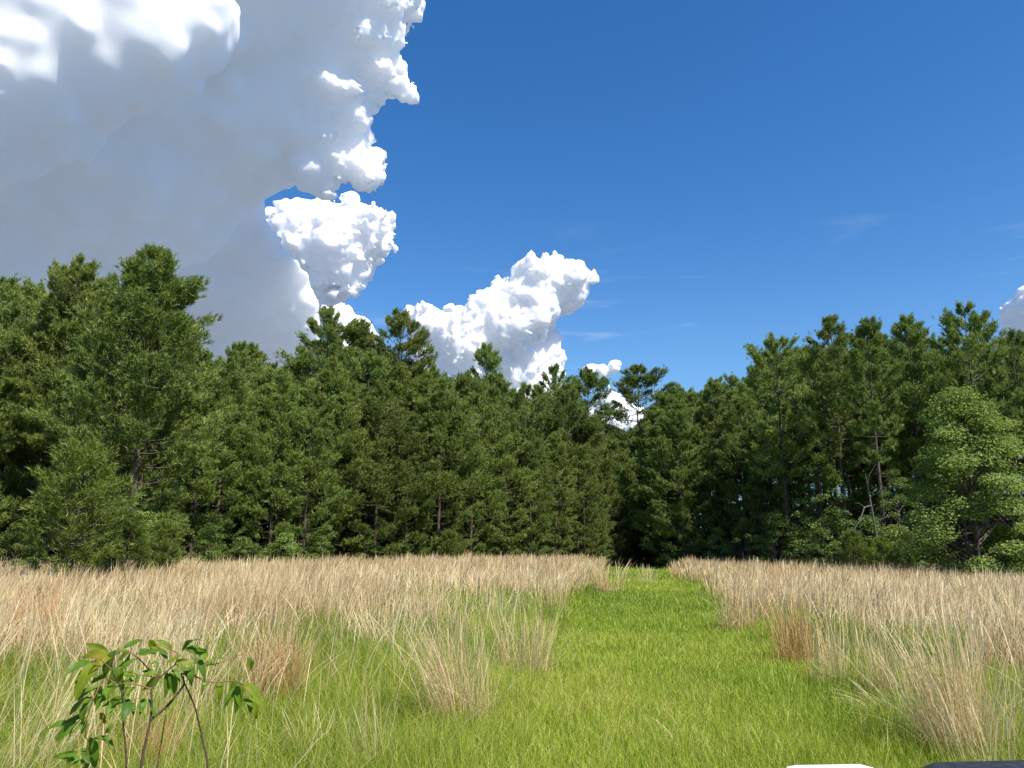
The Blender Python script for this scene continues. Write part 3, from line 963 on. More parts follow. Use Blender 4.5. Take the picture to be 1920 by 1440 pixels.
# ------------------------------------------------------------------ grass
def blades(name, x, y, h, w, lean, az, rnd_, mat, segs=3, curl=1.8, z0=None, profile=None, kind='stuff', parent=None, local=None):
    """Bent strips, one per blade or stalk, in one mesh. lean: how far the tip moves sideways, as a part of its length."""
    n = len(x)
    t = np.linspace(0, 1, segs + 1)
    z = gz(x, y) if z0 is None else z0
    dx, dy = np.cos(az), np.sin(az)
    # widths turn to random sides so that a blade shows from anywhere
    rs = np.random.default_rng(n + 3)
    fa = rs.uniform(0, np.pi, n)
    sx, sy = np.cos(fa), np.sin(fa)
    prof = profile if profile is not None else (1 - t ** 1.6)
    co = np.zeros((n, (segs + 1) * 2, 3), np.float32)
    for i, ti in enumerate(t):
        off = lean * h * ti ** curl
        zz = z + h * (ti - 0.42 * lean ** 2 * ti ** (curl * 1.5))
        hw = np.maximum(w * prof[i] * 0.5, 0.0002)
        co[:, 2 * i, 0], co[:, 2 * i, 1], co[:, 2 * i, 2] = x + dx * off - sx * hw, y + dy * off - sy * hw, zz
        co[:, 2 * i + 1, 0], co[:, 2 * i + 1, 1], co[:, 2 * i + 1, 2] = x + dx * off + sx * hw, y + dy * off + sy * hw, zz
    base = np.arange(n)[:, None] * ((segs + 1) * 2)
    q = np.concatenate([base + [2 * i, 2 * i + 1, 2 * i + 3, 2 * i + 2] for i in range(segs)], 1).reshape(-1, 4)
    me = mesh_np(name, co.reshape(-1, 3), q, np.full(len(q), 4), mat, {'rnd': np.repeat(rnd_, (segs + 1) * 2), 'up': np.tile(np.repeat(t, 2), n)})
    ob = link(name, me, parent)
    if kind:
        ob['kind'] = kind
    return ob


GRASS = leaf_material('green_grass', [(0.0, (0.120, 0.195, 0.018)), (0.45, (0.255, 0.350, 0.028)), (0.8, (0.43, 0.50, 0.065)), (0.93, (0.52, 0.47, 0.12)), (1.0, (0.60, 0.46, 0.22))], 0.42, 0.015, 0.4, 0.0)
STRAW = leaf_material('dry_grass', [(0.0, (0.34, 0.19, 0.085)), (0.3, (0.54, 0.37, 0.18)), (0.6, (0.70, 0.525, 0.285)), (0.85, (0.78, 0.63, 0.365)), (1.0, (0.84, 0.74, 0.47))], 0.36, 0.02, 0.5, 0.0, tip=(0.80, 0.65, 0.40))
RUST = leaf_material('reddish_dry_grass', [(0.0, (0.32, 0.12, 0.045)), (0.4, (0.50, 0.24, 0.095)), (0.75, (0.64, 0.39, 0.17)), (1.0, (0.74, 0.54, 0.28))], 0.34, 0.02, 0.5, 0.0, tip=(0.70, 0.50, 0.28))
PALE = leaf_material('pale_dry_grass', [(0.0, (0.55, 0.42, 0.19)), (0.5, (0.72, 0.59, 0.30)), (1.0, (0.84, 0.74, 0.44))], 0.36, 0.02, 0.5, 0.0)

rg = np.random.default_rng(8)
HALF = R(48)


def wedge(n, d0, d1, fall=1.0):
    """Random points of the field between two distances, thinning outwards as seen from the eye."""
    d = d0 * (d1 / d0) ** (rg.random(n) ** fall)
    a = rg.uniform(-HALF, HALF, n)
    return d * np.sin(a), d * np.cos(a), d


PXS = [-200, 0, 200, 330, 450, 560, 700, 900, 1060, 1110, 1230, 1300, 1400, 1550, 1700, 1800, 1920, 2150]
DRY0 = [15, 17.5, 18, 18, 20, 23, 24, 25, 27, 34, 36, 27, 22, 20, 19, 16, 14, 12]
EX, EY = zip(*EDGE)


def px_of(x, y):
    return 960 + FOCAL * x / np.maximum(y, 0.1) * 0.99


def wood_depth(x, y):
    """Rough distance before the trees: positive in the field."""
    a = np.arctan2(x, y)
    ea = np.arctan2(EX, EY)
    er = np.hypot(EX, EY)
    o = np.argsort(ea)
    return np.interp(a, ea[o], er[o]) - np.hypot(x, y)


PATCH = Noise3(91)


def dryness(x, y):
    d = np.hypot(x, y)
    e = np.interp(px_of(x, y), PXS, DRY0)
    pn = PATCH(x / 2.6, y / 2.6, 0 * x) * 0.6 + PATCH(x / 1.1 + 5, y / 1.1, 0 * x) * 0.4
    s = smoothstep(d / e + pn * 0.75, 0.60, 1.34)
    s = s * (0.50 + 0.50 * smoothstep(d, 17, 34))
    return s * smoothstep(path_side(x, y), -0.1, 0.9) * smoothstep(wood_depth(x, y), -1.5, 0.5)


# short green grass everywhere: dense near, thinner far away where each blade stands for a few
X, Y, D = [], [], []
for n, a, b in ((205000, 3.8, 9.5), (185000, 9.5, 19.0), (130000, 19.0, 42.0), (70000, 42, 80)):
    x, y, d = wedge(n, a, b)
    X.append(x); Y.append(y); D.append(d)
x, y, d = np.concatenate(X), np.concatenate(Y), np.concatenate(D)
dr = dryness(x, y)
keep = (wood_depth(x, y) > -0.5 - 3 * (path_side(x, y) < 0)) & (rg.random(len(x)) > dr * 0.35)
x, y, d, dr = x[keep], y[keep], d[keep], dr[keep]
ps = path_side(x, y)
tall = smoothstep(ps, -0.7, 1.0)
clump = PATCH(x / 0.55, y / 0.55, 0 * x + 3) * 0.5 + PATCH(x / 1.9 + 20, y / 1.9, 0 * x) * 0.5
h = (0.12 + 0.23 * tall) * (1 + 0.55 * clump) * rg.uniform(0.55, 1.35, len(x))
w = np.maximum(0.0045, d * 0.00082) * rg.uniform(0.7, 1.25, len(x))
tone = np.clip(0.42 + 0.28 * (PATCH(x / 3.3, y / 3.3 + 50, 0 * x)) + 0.22 * clump + rg.normal(0, 0.21, len(x)) + 0.10 - 0.22 * tall, 0, 0.9)
dead = rg.random(len(x)) < 0.03 + 0.15 * tall + 0.12 * dr
tone[dead] = rg.uniform(0.9, 1.0, dead.sum())
blades('green_grass', x, y, h, w, rg.uniform(0.1, 0.95, len(x)), rg.uniform(0, 2 * np.pi, len(x)), tone, GRASS, segs=3, curl=1.7)

# long arching green blades among the short grass
x, y, d = wedge(33000, 4.2, 26)
keep = (rg.random(len(x)) < 0.25 + 0.75 * smoothstep(path_side(x, y), -0.3, 0.8)) & (rg.random(len(x)) > 0.6 * dryness(x, y))
x, y, d = x[keep], y[keep], d[keep]
blades('long_green_grass', x, y, rg.uniform(0.28, 0.62, len(x)), np.maximum(0.004, d * 0.0006), rg.uniform(0.2, 1.05, len(x)), rg.normal(0.3, 1.7, len(x)), np.clip(rg.normal(0.55, 0.22, len(x)), 0, 0.97), GRASS, segs=5, curl=1.9)

# the tawny field: bunches of tall dry stalks leaning with the wind
STALK = np.array([0.75, 0.8, 0.85, 1.1, 0.12])
cx, cy, cd = wedge(12800, 8.5, 66)
dr = dryness(cx, cy)
keep = rg.random(len(cx)) < dr
cx, cy, cd, dr = cx[keep], cy[keep], cd[keep], dr[keep]
m = np.clip(rg.normal(21, 9, len(cx)), 4, 50).astype(int)
i = np.repeat(np.arange(len(cx)), m)
ang, rad = rg.uniform(0, 2 * np.pi, len(i)), np.abs(rg.normal(0, 0.20, len(i)))
x, y, d = cx[i] + np.cos(ang) * rad, cy[i] + np.sin(ang) * rad, cd[i]
ch = np.clip(rg.normal(1.0, 0.15, len(cx)), 0.6, 1.35) * (0.86 + 0.14 * dr) * np.where(cx > 6, 0.92, 1.0)
ctone = np.clip(0.50 + 0.34 * PATCH(cx / 4.1, cy / 4.1, 0 * cx + 9) + rg.normal(0, 0.24, len(cx)), 0.0, 0.97)
lx, ly = np.cos(ang) * rad * 1.1 + rg.normal(0.16, 0.13, len(i)), np.sin(ang) * rad * 1.1 + rg.normal(0.0, 0.13, len(i))
blades('dry_grass_field', x, y, ch[i] * rg.uniform(0.68, 1.12, len(i)), np.maximum(0.0035, d * 0.00068), np.hypot(lx, ly), np.arctan2(ly, lx), np.clip(ctone[i] + rg.normal(0, 0.13, len(i)), 0, 1), STRAW, segs=4, curl=1.6, profile=STALK)

# single stalks scattered over the green
x, y, d = wedge(25500, 4.6, 36)
side = path_side(x, y)
e = np.interp(px_of(x, y), PXS, DRY0)
keep = rg.random(len(x)) < smoothstep(side, 0.1, 1.6) * (0.10 + 0.05 * (x < -1.5) + 0.80 * smoothstep(d / e, 0.38, 0.95)) * (0.4 + 0.6 * (PATCH(x / 1.5, y / 1.5, 0 * x + 30) > -0.1))
x, y, d = x[keep], y[keep], d[keep]
blades('scattered_dry_stalks', x, y, rg.uniform(0.55, 1.12, len(x)), np.maximum(0.0035, d * 0.0006), np.abs(rg.normal(0.3, 0.22, len(x))), rg.normal(0.4, 1.3, len(x)), np.clip(rg.normal(0.66, 0.22, len(x)), 0, 1), STRAW, segs=5, curl=1.8, profile=np.array([0.8, 0.8, 0.85, 1.0, 1.2, 0.15]))


def tuft(px, py, top, width, n, label, mat, lean=(0.05, 0.0), fan=0.5, seed=1, leafy=0.7, stretch=1.0, spread=None):
    """One bunch of dry grass: upright stalks and a skirt of curling leaves at the foot."""
    r_ = np.random.default_rng(seed)
    p = at(px, py)
    dist = math.hypot(p.x, p.y)
    H = height_to(p, top, px)
    wm = width / FOCAL * dist * 0.5
    o = empty('dry_grass_tuft', p)
    tag(o, label, 'grass tuft', 'tufts of dry grass standing out in the green')
    nb = max(3, n // 14)                                      # bundles, each with its own foot and lean
    ba, br = r_.uniform(0, 2 * np.pi, nb), np.sqrt(r_.random(nb)) * wm * (spread or 0.5)
    bx, by = np.cos(ba) * br, np.sin(ba) * br * stretch
    bi = r_.integers(0, nb, n)
    sg = 0.05 + 0.10 * wm
    x, y = bx[bi] + r_.normal(0, sg, n), by[bi] + r_.normal(0, sg, n)
    h = H * (r_.uniform(0.68, 1.04, nb)[bi] * np.clip(r_.normal(0.90, 0.13, n), 0.4, 1.06))
    bl = r_.normal(0, 0.06 + 0.12 * fan, (nb, 2))
    lx, ly = x / max(wm, 0.05) * fan * 0.5 + bl[bi, 0] + r_.normal(lean[0], 0.05 + 0.07 * fan, n), y / max(wm, 0.05) * fan * 0.5 + bl[bi, 1] + r_.normal(lean[1], 0.07, n)
    stray = r_.random(n) < 0.10
    lx, ly = lx + stray * r_.normal(0, 0.45, n), ly + stray * r_.normal(0, 0.45, n)
    zz = gz(x + p.x, y + p.y) - p.z
    blades('stalks', x, y, h, np.maximum(0.0032, dist * 0.00052) * r_.uniform(0.7, 1.2, n), np.hypot(lx, ly), np.arctan2(ly, lx), np.clip(r_.normal(0.55, 0.22, n), 0, 1), mat, segs=5, curl=1.45, z0=zz, profile=np.array([0.8, 0.8, 0.85, 1.0, 1.15, 0.15]), kind=None, parent=o)
    k = int(n * leafy)
    ang, rad = r_.uniform(0, 2 * np.pi, k), np.sqrt(r_.random(k)) * wm * (spread or 0.5) * 1.1
    x, y = np.cos(ang) * rad, np.sin(ang) * rad
    blades('basal_leaves', x, y, H * r_.uniform(0.18, 0.55, k), np.maximum(0.0035, dist * 0.00055), r_.uniform(0.3, 1.15, k), ang + r_.normal(0, 0.6, k), np.clip(r_.normal(0.5, 0.25, k), 0, 1), mat, segs=5, curl=1.9, z0=gz(x + p.x, y + p.y) - p.z, kind=None, parent=o)
    return o


tuft(64, 1232, 1082, 92, 260, 'rust red grass tuft standing straight at the left border of the field', RUST, (0.02, 0), 0.25, 1, 0.5, spread=0.8)
tuft(868, 1378, 1118, 200, 310, 'big straw coloured tuft leaning left, frontmost in the middle of the field', STRAW, (-0.14, 0.02), 0.62, 2, 0.8, spread=0.36)
tuft(985, 1275, 1112, 130, 170, 'upright straw tuft close behind the big leaning one, beside the mown path', STRAW, (0.03, 0), 0.5, 3, 0.7, spread=0.7)
tuft(512, 1335, 1135, 100, 240, 'pinkish brown tuft reaching up right of the leafy sapling', RUST, (0.0, 0), 0.5, 4, 0.7, spread=0.6)
tuft(1800, 1425, 1140, 150, 420, 'dense brown tuft nearest the dark ledge, leaning left', STRAW, (-0.10, 0.05), 0.45, 5, 0.8, spread=0.55)
tuft(1490, 1245, 1115, 76, 220, 'short rust brown tuft with a straight left side by the mown path', RUST, (0.03, 0), 0.3, 6, 0.5, spread=0.8)
tuft(1382, 1185, 1065, 66, 190, 'narrow tan tuft on the right edge of the path, farther than the rust brown one', STRAW, (0.02, 0), 0.35, 7, 0.6, spread=0.8)
tuft(325, 1212, 1085, 190, 380, 'wide bright golden tuft behind the leafy sapling', STRAW, (0.06, 0), 0.7, 8, 0.6, spread=0.6)
tuft(712, 1225, 1105, 110, 170, 'thin greyish tan tuft spreading like a fan in the middle distance', PALE, (0.0, 0), 0.8, 9, 0.6, spread=0.5)
tuft(690, 1470, 1240, 90, 34, 'few pale stalks at the bottom of the field, right of the sapling', PALE, (0.0, 0), 0.4, 10, 0.4, spread=0.9)
tuft(604, 1440, 1290, 90, 30, 'loose pale stalks crossing between the sapling and the few pale stalks', PALE, (0.05, 0), 0.8, 11, 0.5, spread=0.9)
tuft(40, 1500, 1240, 190, 110, 'long pale stalks bending right in the lower left corner', PALE, (0.42, 0.1), 0.6, 12, 0.8, spread=0.8)
tuft(245, 1480, 1285, 120, 150, 'reddish tan tuft growing round the stems of the sapling', RUST, (0.02, 0), 0.35, 13, 0.6, spread=0.8)
tuft(1655, 1310, 1170, 70, 110, 'thin tan tuft between the rust brown tuft and the dense brown one', STRAW, (-0.02, 0), 0.5, 14, 0.7, spread=0.6)
tuft(1560, 1285, 1140, 80, 100, 'pale thin tuft mixed with tiny white flowers', STRAW, (0.02, 0), 0.5, 15, 0.6, spread=0.7)
tuft(1880, 1470, 1200, 120, 80, 'pale feathery stalks in the lower right corner behind the dark ledge', PALE, (0.03, 0), 0.6, 16, 0.6, spread=0.9)
tuft(1215, 1092, 1052, 46, 40, 'small thin tuft standing alone far down the mown path', PALE, (0.0, 0), 0.8, 17, 0.5, spread=0.6)
tuft(1140, 1108, 1042, 60, 130, 'bright tan tuft where the field meets the left border of the path', STRAW, (0.08, 0), 0.6, 18, 0.5, spread=0.8)
tuft(480, 1178, 1062, 90, 200, 'tall golden tuft at the front of the field left of the greyish fan', STRAW, (0.05, 0), 0.5, 19, 0.5, spread=0.7)
tuft(1280, 1400, 1330, 40, 8, 'three or four broken straws lying in the mown path', PALE, (-0.7, 0.1), 0.5, 20, 0.6, spread=0.7)
tuft(1475, 1130, 1050, 70, 170, 'darker brown tuft in the field just behind the narrow tan one', RUST, (0.03, 0), 0.3, 21, 0.4, spread=0.8)
tuft(1730, 1185, 1075, 120, 260, 'brown tuft leaning right behind the thin tan tuft', STRAW, (0.12, 0), 0.5, 22, 0.6, spread=0.7)
tuft(160, 1330, 1170, 130, 90, 'sparse arching straws left of the leafy sapling', PALE, (0.25, 0), 0.8, 23, 0.9, spread=0.8)
tuft(560, 1262, 1150, 100, 70, 'wispy pale tuft between the pinkish brown tuft and the big leaning one', PALE, (0.05, 0), 0.8, 24, 0.7, spread=0.7)
tuft(640, 1205, 1105, 90, 70, 'airy straw tuft just left of the greyish tan fan', STRAW, (0.08, 0), 0.8, 25, 0.7, spread=0.7)
tuft(800, 1185, 1095, 110, 90, 'loose straw tuft behind and between the fan and the big leaning tuft', STRAW, (0.0, 0), 0.8, 26, 0.7, spread=0.7)
tuft(925, 1168, 1080, 100, 80, 'thin green tinged straw tuft beyond the upright straw tuft', PALE, (0.06, 0), 0.8, 27, 0.7, spread=0.7)
tuft(430, 1285, 1160, 120, 70, 'wispy straws bending over right behind the top of the sapling', STRAW, (0.2, 0), 0.8, 28, 0.8, spread=0.8)
tuft(1040, 1150, 1070, 80, 80, 'ragged straw tuft on the left border of the path halfway down', STRAW, (0.10, 0), 0.7, 29, 0.6, spread=0.7)
tuft(1690, 1360, 1225, 90, 60, 'arching loose straws left of the dense brown tuft', PALE, (-0.3, 0.05), 0.8, 30, 0.8, spread=0.8)

# ------------------------------------------------------------------ the leafy sapling close to the camera
SAP_D = 3.5


def close(cx, cy, dep=0.0):
    """A point at the sapling's distance; cx, cy are measured on a 4.364 times enlargement of the photograph's corner."""
    d = ray(80 + cx / 4.364, 1180 + cy / 4.364)
    t = (SAP_D + dep) / math.hypot(d.x, d.y)
    return np.array([d.x * t, d.y * t, EYE + d.z * t])


foot = close(830, 1500)
foot = np.array([foot[0], foot[1], float(gz(foot[0], foot[1]))])
sap = empty('sapling', Vector(foot))
tag(sap, 'slender leafy sapling with drooping pointed leaves standing nearest the camera', 'sapling')
TWIG = bark_material('sapling_bark', [(0.3, (0.035, 0.024, 0.018)), (0.6, (0.10, 0.07, 0.05)), (0.8, (0.24, 0.20, 0.16))])
NEWTWIG = bark_material('young_twig_bark', [(0.3, (0.16, 0.08, 0.035)), (0.6, (0.28, 0.15, 0.06)), (0.8, (0.36, 0.24, 0.10))])


def stem(name, paths, mat):
    t = Tubes()
    for pts, r0, r1 in paths:
        P = np.array([close(*p) for p in pts]) - foot
        if pts[0][1] > 1120:
            b = P[0] * np.array([0.3, 0.3, 0]) + np.array([0, 0, -0.02])
            P = np.vstack([b, P[0] * [0.65, 0.65, 0.5], P])
        k = np.linspace(0, len(P) - 1, len(P) * 4)
        P = np.stack([np.interp(k, np.arange(len(P)), P[:, i]) for i in range(3)], 1)
        P[1:-1] = (P[:-2] + P[1:-1] * 2 + P[2:]) / 4
        t.add(P, np.linspace(r0, r1, len(P)), 7)
    return link(name, t.mesh(name, mat), sap)


stem('stem', [([(800, 1135), (840, 930), (885, 740), (896, 600), (885, 490), (960, 390, 0.03), (1080, 290, 0.06)], 0.0068, 0.0026), ([(885, 740), (1010, 640, 0.02), (1110, 520, 0.04), (1160, 450, 0.05), (1150, 380, 0.07)], 0.006, 0.003)], TWIG)
stem('stem', [([(1360, 1135, 0.08), (1310, 900, 0.08), (1250, 640, 0.07), (1165, 450, 0.05), (1130, 360, 0.04)], 0.0050, 0.0024)], TWIG)
stem('stem', [([(690, 1135, -0.05), (675, 930, -0.05), (655, 740, -0.05), (660, 600, -0.08), (640, 480, -0.1), (560, 330, -0.12), (590, 180, -0.1)], 0.0040, 0.0020)], TWIG)
stem('stem', [([(935, 1135, 0.12), (975, 900, 0.12), (1005, 700, 0.1)], 0.0034, 0.0018)], TWIG)
stem('twig', [([(960, 390, 0.03), (870, 330), (800, 250), (720, 190, -0.04), (600, 175, -0.06)], 0.0030, 0.0016), ([(885, 490), (820, 462), (720, 445), (600, 445, -0.08)], 0.0028, 0.0015), ([(960, 390, 0.03), (830, 380), (700, 350, -0.05)], 0.0024, 0.0014),
              ([(1130, 360, 0.04), (1250, 385), (1340, 425), (1430, 438), (1560, 415, -0.04), (1640, 455), (1720, 560, -0.05)], 0.0030, 0.0014), ([(1080, 290, 0.06), (1250, 270), (1400, 290), (1520, 250), (1640, 200)], 0.0028, 0.0012), ([(1080, 290, 0.06), (1120, 200), (960, 130), (880, 100)], 0.0026, 0.0014),
              ([(600, 445, -0.08), (500, 390, -0.1), (420, 560, -0.12), (360, 720, -0.1), (350, 860, -0.08), (380, 960, -0.06), (330, 1060, -0.05)], 0.0030, 0.0014), ([(655, 740, -0.05), (690, 590), (800, 560)], 0.0022, 0.0012), ([(560, 330, -0.12), (450, 220, -0.14), (400, 290, -0.14)], 0.0022, 0.0012)], NEWTWIG)

LEAVES = [(810, 95, 670, 160), (880, 100, 940, 165), (945, 100, 1045, 165), (790, 200, 930, 180), (665, 160, 590, 205), (500, 185, 350, 225), (400, 288, 220, 358), (560, 205, 400, 340), (470, 262, 300, 540), (590, 185, 520, 370), (760, 250, 650, 350), (705, 195, 580, 300), (960, 160, 1010, 235), (612, 320, 548, 460), (500, 380, 410, 430), (450, 470, 310, 570), (592, 440, 540, 575), (560, 485, 455, 640), (600, 560, 540, 670),
          (640, 380, 660, 485), (740, 362, 660, 360), (780, 370, 758, 432), (740, 425, 660, 430), (700, 480, 680, 562), (760, 480, 700, 545), (940, 270, 888, 285), (920, 370, 830, 348), (950, 380, 840, 480), (1010, 362, 1000, 530), (1040, 370, 1075, 505), (1060, 332, 1112, 432), (1150, 312, 1192, 402), (1232, 312, 1220, 442), (1248, 240, 1312, 412), (1300, 182, 1170, 158), (1182, 168, 1328, 192), (1120, 220, 1030, 272), (1232, 270, 1110, 282),
          (1330, 300, 1405, 302), (1290, 240, 1352, 208), (1390, 242, 1462, 240), (1366, 450, 1310, 527), (1432, 440, 1440, 562), (1560, 412, 1498, 605), (1592, 460, 1578, 655), (1600, 450, 1610, 610), (1642, 460, 1790, 572), (1670, 572, 1692, 684), (1720, 590, 1742, 712), (1672, 252, 1690, 332), (402, 570, 350, 762), (330, 712, 200, 762), (262, 750, 130, 892), (330, 730, 222, 882), (372, 580, 240, 702), (662, 580, 540, 702),
          (700, 580, 656, 735), (722, 600, 742, 692), (830, 572, 800, 682), (870, 580, 912, 702), (470, 690, 502, 762), (560, 772, 520, 842), (392, 900, 422, 1104), (430, 890, 532, 972), (262, 1010, 108, 1042), (340, 980, 372, 1082), (362, 1070, 270, 1134), (350, 752, 320, 842), (800, 662, 832, 732), (300, 1060, 250, 1160), (640, 470, 560, 520), (520, 560, 440, 610), (1180, 330, 1240, 380)]
YELLOW = {1, 5, 7, 8, 36, 37, 38, 39, 46, 48, 53, 54, 60}
rl = np.random.default_rng(6)
for i, (bx, by, tx, ty) in enumerate(list(LEAVES)):          # neighbours that fill the clusters
    if rl.random() < 0.42 and not 1340 < bx < 1500:
        sx_, sy_, k_ = rl.uniform(-34, 34), rl.uniform(-26, 30), rl.uniform(0.75, 1.1)
        vx, vy = (tx - bx) * k_, (ty - by) * k_
        an = rl.normal(0, 0.45)
        if i in YELLOW:
            YELLOW.add(len(LEAVES))
        LEAVES.append((bx + sx_, by + sy_, bx + sx_ + vx * math.cos(an) - vy * math.sin(an), by + sy_ + vx * math.sin(an) + vy * math.cos(an)))
co, q, at_r = [], [], []
for i, (bx, by, tx, ty) in enumerate(LEAVES):
    dep = rl.uniform(-0.10, 0.10)
    a = close(bx, by, dep) - foot
    e = close(tx, ty, dep + rl.uniform(-0.05, 0.03)) - foot
    ax_ = e - a
    a, e, ax_ = a - ax_ * 0.10, e + ax_ * 0.18, ax_ * 1.28
    L = np.linalg.norm(ax_)
    ax_ = ax_ / L
    facing = np.array([0.25, -0.55, 0.8]) + rl.normal(0, 0.38, 3)
    nrm = facing - ax_ * facing.dot(ax_)
    nrm /= np.linalg.norm(nrm)
    side = np.cross(ax_, nrm)
    half = L * rl.uniform(0.115, 0.165) + 0.005
    rows, base = 9, len(co)
    droop, fold = rl.uniform(0.02, 0.14) * L, rl.uniform(0.12, 0.5)
    wavy = rl.uniform(0, 6.28)
    for r in range(rows):
        t = r / (rows - 1)
        wv = half * (math.sin(math.pi * min(1, t ** 0.82)) ** 0.75) * (1 - 0.25 * t) + 0.0008
        c = a + ax_ * L * t + nrm * (math.sin(math.pi * t) * droop * 1.6)
        for s, ed in ((-1, 1), (-0.5, 0.45), (0, 0), (0.5, 0.45), (1, 1)):
            co.append(c + side * wv * s * (1 - 0.18 * fold * ed) + nrm * (fold * wv * ed * 0.8 + 0.0025 * ed * math.sin(9 * t + wavy + s)))
    tone = rl.uniform(0.55, 0.92) if i in YELLOW else rl.uniform(0.05, 0.62)
    at_r += [tone] * (rows * 5)
    for r in range(rows - 1):
        for s in range(4):
            k = base + r * 5 + s
            q.append((k, k + 1, k + 6, k + 5))


def sapling_leaf():
    m, nt, out = new_mat('sapling_leaf')
    a = nt.nodes.new('ShaderNodeAttribute')
    a.attribute_name = 'rnd'
    col = ramp(nt, a.outputs['Fac'], [(0.0, (0.055, 0.125, 0.016)), (0.45, (0.135, 0.240, 0.022)), (0.7, (0.20, 0.250, 0.014)), (1.0, (0.30, 0.23, 0.02))])
    p = nt.nodes.new('ShaderNodeBsdfPrincipled')
    p.inputs['Roughness'].default_value = 0.46
    p.inputs['Specular IOR Level'].default_value = 0.22
    tr = nt.nodes.new('ShaderNodeBsdfTranslucent')
    nz = nt.nodes.new('ShaderNodeTexNoise')
    nz.inputs['Scale'].default_value = 40
    nz.inputs['Detail'].default_value = 4
    mxc = nt.nodes.new('ShaderNodeMix')
    mxc.data_type = 'RGBA'
    mxc.blend_type = 'MULTIPLY'
    mxc.inputs[0].default_value = 0.5
    nt.links.new(col, mxc.inputs[6])
    nt.links.new(ramp(nt, nz.outputs['Fac'], [(0.3, (0.55, 0.6, 0.5)), (0.7, (1.1, 1.1, 1.0))]), mxc.inputs[7])
    nt.links.new(mxc.outputs[2], p.inputs['Base Color'])
    g = nt.nodes.new('ShaderNodeMix')
    g.data_type = 'RGBA'
    g.inputs[0].default_value = 0.6
    nt.links.new(mxc.outputs[2], g.inputs[6])
    g.inputs[7].default_value = (0.16, 0.24, 0.015, 1)
    nt.links.new(g.outputs[2], tr.inputs['Color'])
    mx = nt.nodes.new('ShaderNodeMixShader')
    mx.inputs[0].default_value = 0.42
    nt.links.new(p.outputs[0], mx.inputs[1])
    nt.links.new(tr.outputs[0], mx.inputs[2])
    nt.links.new(mx.outputs[0], out.inputs[0])
    return m


link('foliage', mesh_np('foliage', np.array(co), np.array(q), np.full(len(q), 4), sapling_leaf(), {'rnd': np.array(at_r)}, smooth=True), sap)

# ------------------------------------------------------------------ tiny white field flowers
WHITEPETAL = leaf_material('white_petals', [(0.0, (0.72, 0.70, 0.62)), (1.0, (0.85, 0.84, 0.80))], 0.3, 0.0, 0.5, 0.0)
for fx, fy, ftop, fw, lab in ((1555, 1240, 1118, 60, 'spray of tiny white field flowers on thin stems beside the rust brown tuft'), (1640, 1200, 1110, 40, 'sparse white flower spray farther back in the dry grass')):
    p = at(fx, fy)
    D_ = math.hypot(p.x, p.y)
    Hf = height_to(p, ftop, fx)
    fl_ = empty('wildflower', p)
    tag(fl_, lab, 'wildflower', 'white wildflowers right of the path')
    rf = np.random.default_rng(int(fx))
    tb = Tubes()
    heads = []
    for k in range(9):
        e = np.array([rf.normal(0, fw / FOCAL * D_ * 0.3), rf.normal(0, 0.08), Hf * rf.uniform(0.72, 1.0)])
        m_ = e * [0.35, 0.35, 0.6]
        tb.add([np.array([0, 0, 0]), m_, e], [0.0035, 0.003, 0.002], 4)
        for _ in range(3):
            h_ = e + rf.normal(0, 0.035, 3)
            tb.add([m_ * 0.4 + e * 0.6, h_], [0.002, 0.0015], 3)
            heads.append(h_)
    link('stem', tb.mesh('stem', TWIG), fl_)
    hd = np.repeat(np.array(heads), 7, 0) + rf.normal(0, 0.006, (len(heads) * 7, 3))
    link('blossoms', leaf_mesh('blossoms', hd, np.tile([0, -0.3, 1.0], (len(hd), 1)), rf, 0.014, WHITEPETAL), fl_)

# ------------------------------------------------------------------ two smooth edges of whatever the camera stands behind: a white moulding and a dark ledge


def plain(name, color, rough, spec=0.5, speck=0.0):
    m, nt, out = new_mat(name)
    p = nt.nodes.new('ShaderNodeBsdfPrincipled')
    p.inputs['Roughness'].default_value = rough
    p.inputs['Specular IOR Level'].default_value = spec
    geo = nt.nodes.new('ShaderNodeNewGeometry')
    nz = nt.nodes.new('ShaderNodeTexNoise')
    nz.inputs['Scale'].default_value = 55
    nz.inputs['Detail'].default_value = 6
    nt.links.new(geo.outputs['Position'], nz.inputs['Vector'])
    c2 = tuple(c * (1 - speck) + 0.45 * speck for c in color)
    nt.links.new(ramp(nt, nz.outputs['Fac'], [(0.45, color), (0.72, c2)]), p.inputs['Base Color'])
    nt.links.new(p.outputs[0], out.inputs[0])
    return m


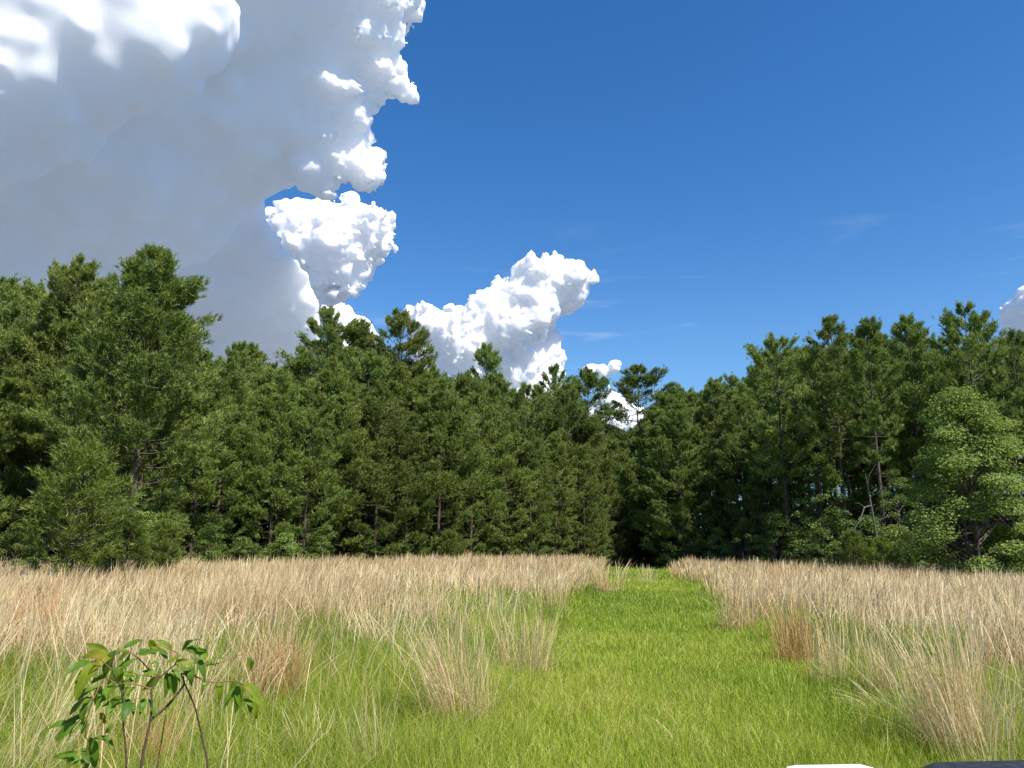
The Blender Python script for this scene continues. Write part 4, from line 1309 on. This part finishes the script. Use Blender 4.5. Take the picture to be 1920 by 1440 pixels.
def slab(name, outline, near, far, p_top, mat, parent):
    """A moulded bar: its cross outline (x, z) run from near to far, with rounded edges."""
    import bmesh
    bm = bmesh.new()
    a = [bm.verts.new((x, near, z)) for x, z in outline]
    b = [bm.verts.new((x, far, z)) for x, z in outline]
    bm.faces.new(a)
    bm.faces.new(b[::-1])
    n = len(a)
    for i in range(n):
        bm.faces.new((a[i], b[i], b[(i + 1) % n], a[(i + 1) % n]))
    bmesh.ops.recalc_face_normals(bm, faces=bm.faces)
    bmesh.ops.bevel(bm, geom=[e for e in bm.edges], offset=0.004, segments=3, affect='EDGES', profile=0.6)
    me = bpy.data.meshes.new(name)
    bm.to_mesh(me)
    bm.free()
    me.materials.append(mat)
    for f in me.polygons:
        f.use_smooth = True
    return link(name, me, parent)


def outline_at(pix, dist):
    res = []
    for px, py in pix:
        d = ray(px, py)
        t = dist / d.y
        res.append((d.x * t, EYE + d.z * t))
    return res


wp = empty('white_post', (0, 0, 0))
tag(wp, 'smooth white moulded post top with slanted corners at the bottom edge', 'post')
top = outline_at([(1472, 1437), (1490, 1433.5), (1610, 1431.5), (1632, 1437), (1655, 1446)], 1.43)
bot = outline_at([(1655, 1500), (1466, 1500)], 1.43)
cap = slab('cap', top + bot, 1.37, 1.43, 0, plain('white_plastic', (0.82, 0.82, 0.80), 0.35), wp)
x0, x1 = bot[1][0] + 0.012, bot[0][0] - 0.012
slab('shaft', [(x0, bot[0][1] + 0.002), (x1, bot[0][1] + 0.002), (x1, float(gz(0.9, 1.5)) - 0.02), (x0, float(gz(0.9, 1.5)) - 0.02)], 1.375, 1.425, 0, plain('white_plastic_shaft', (0.80, 0.80, 0.78), 0.4), wp)
dl = empty('dark_ledge', (0, 0, 0))
tag(dl, 'scuffed black plastic ledge cutting the lower right corner', 'ledge')
top = outline_at([(1712, 1446), (1738, 1433), (1752, 1428), (1930, 1423.5), (2300, 1418)], 1.25)
bot = outline_at([(2300, 1475), (1712, 1475)], 1.25)
slab('rail', top + bot, 1.20, 1.25, 0, plain('black_plastic', (0.020, 0.021, 0.024), 0.55, 0.3, 0.06), dl)
for lx_ in (bot[1][0] + 0.08, bot[0][0] - 0.08):
    g_ = float(gz(lx_, 1.25)) - 0.02
    slab('leg', [(lx_ - 0.03, bot[0][1] + 0.003), (lx_ + 0.03, bot[0][1] + 0.003), (lx_ + 0.03, g_), (lx_ - 0.03, g_)], 1.205, 1.245, 0, plain('black_metal', (0.03, 0.03, 0.03), 0.5), dl)
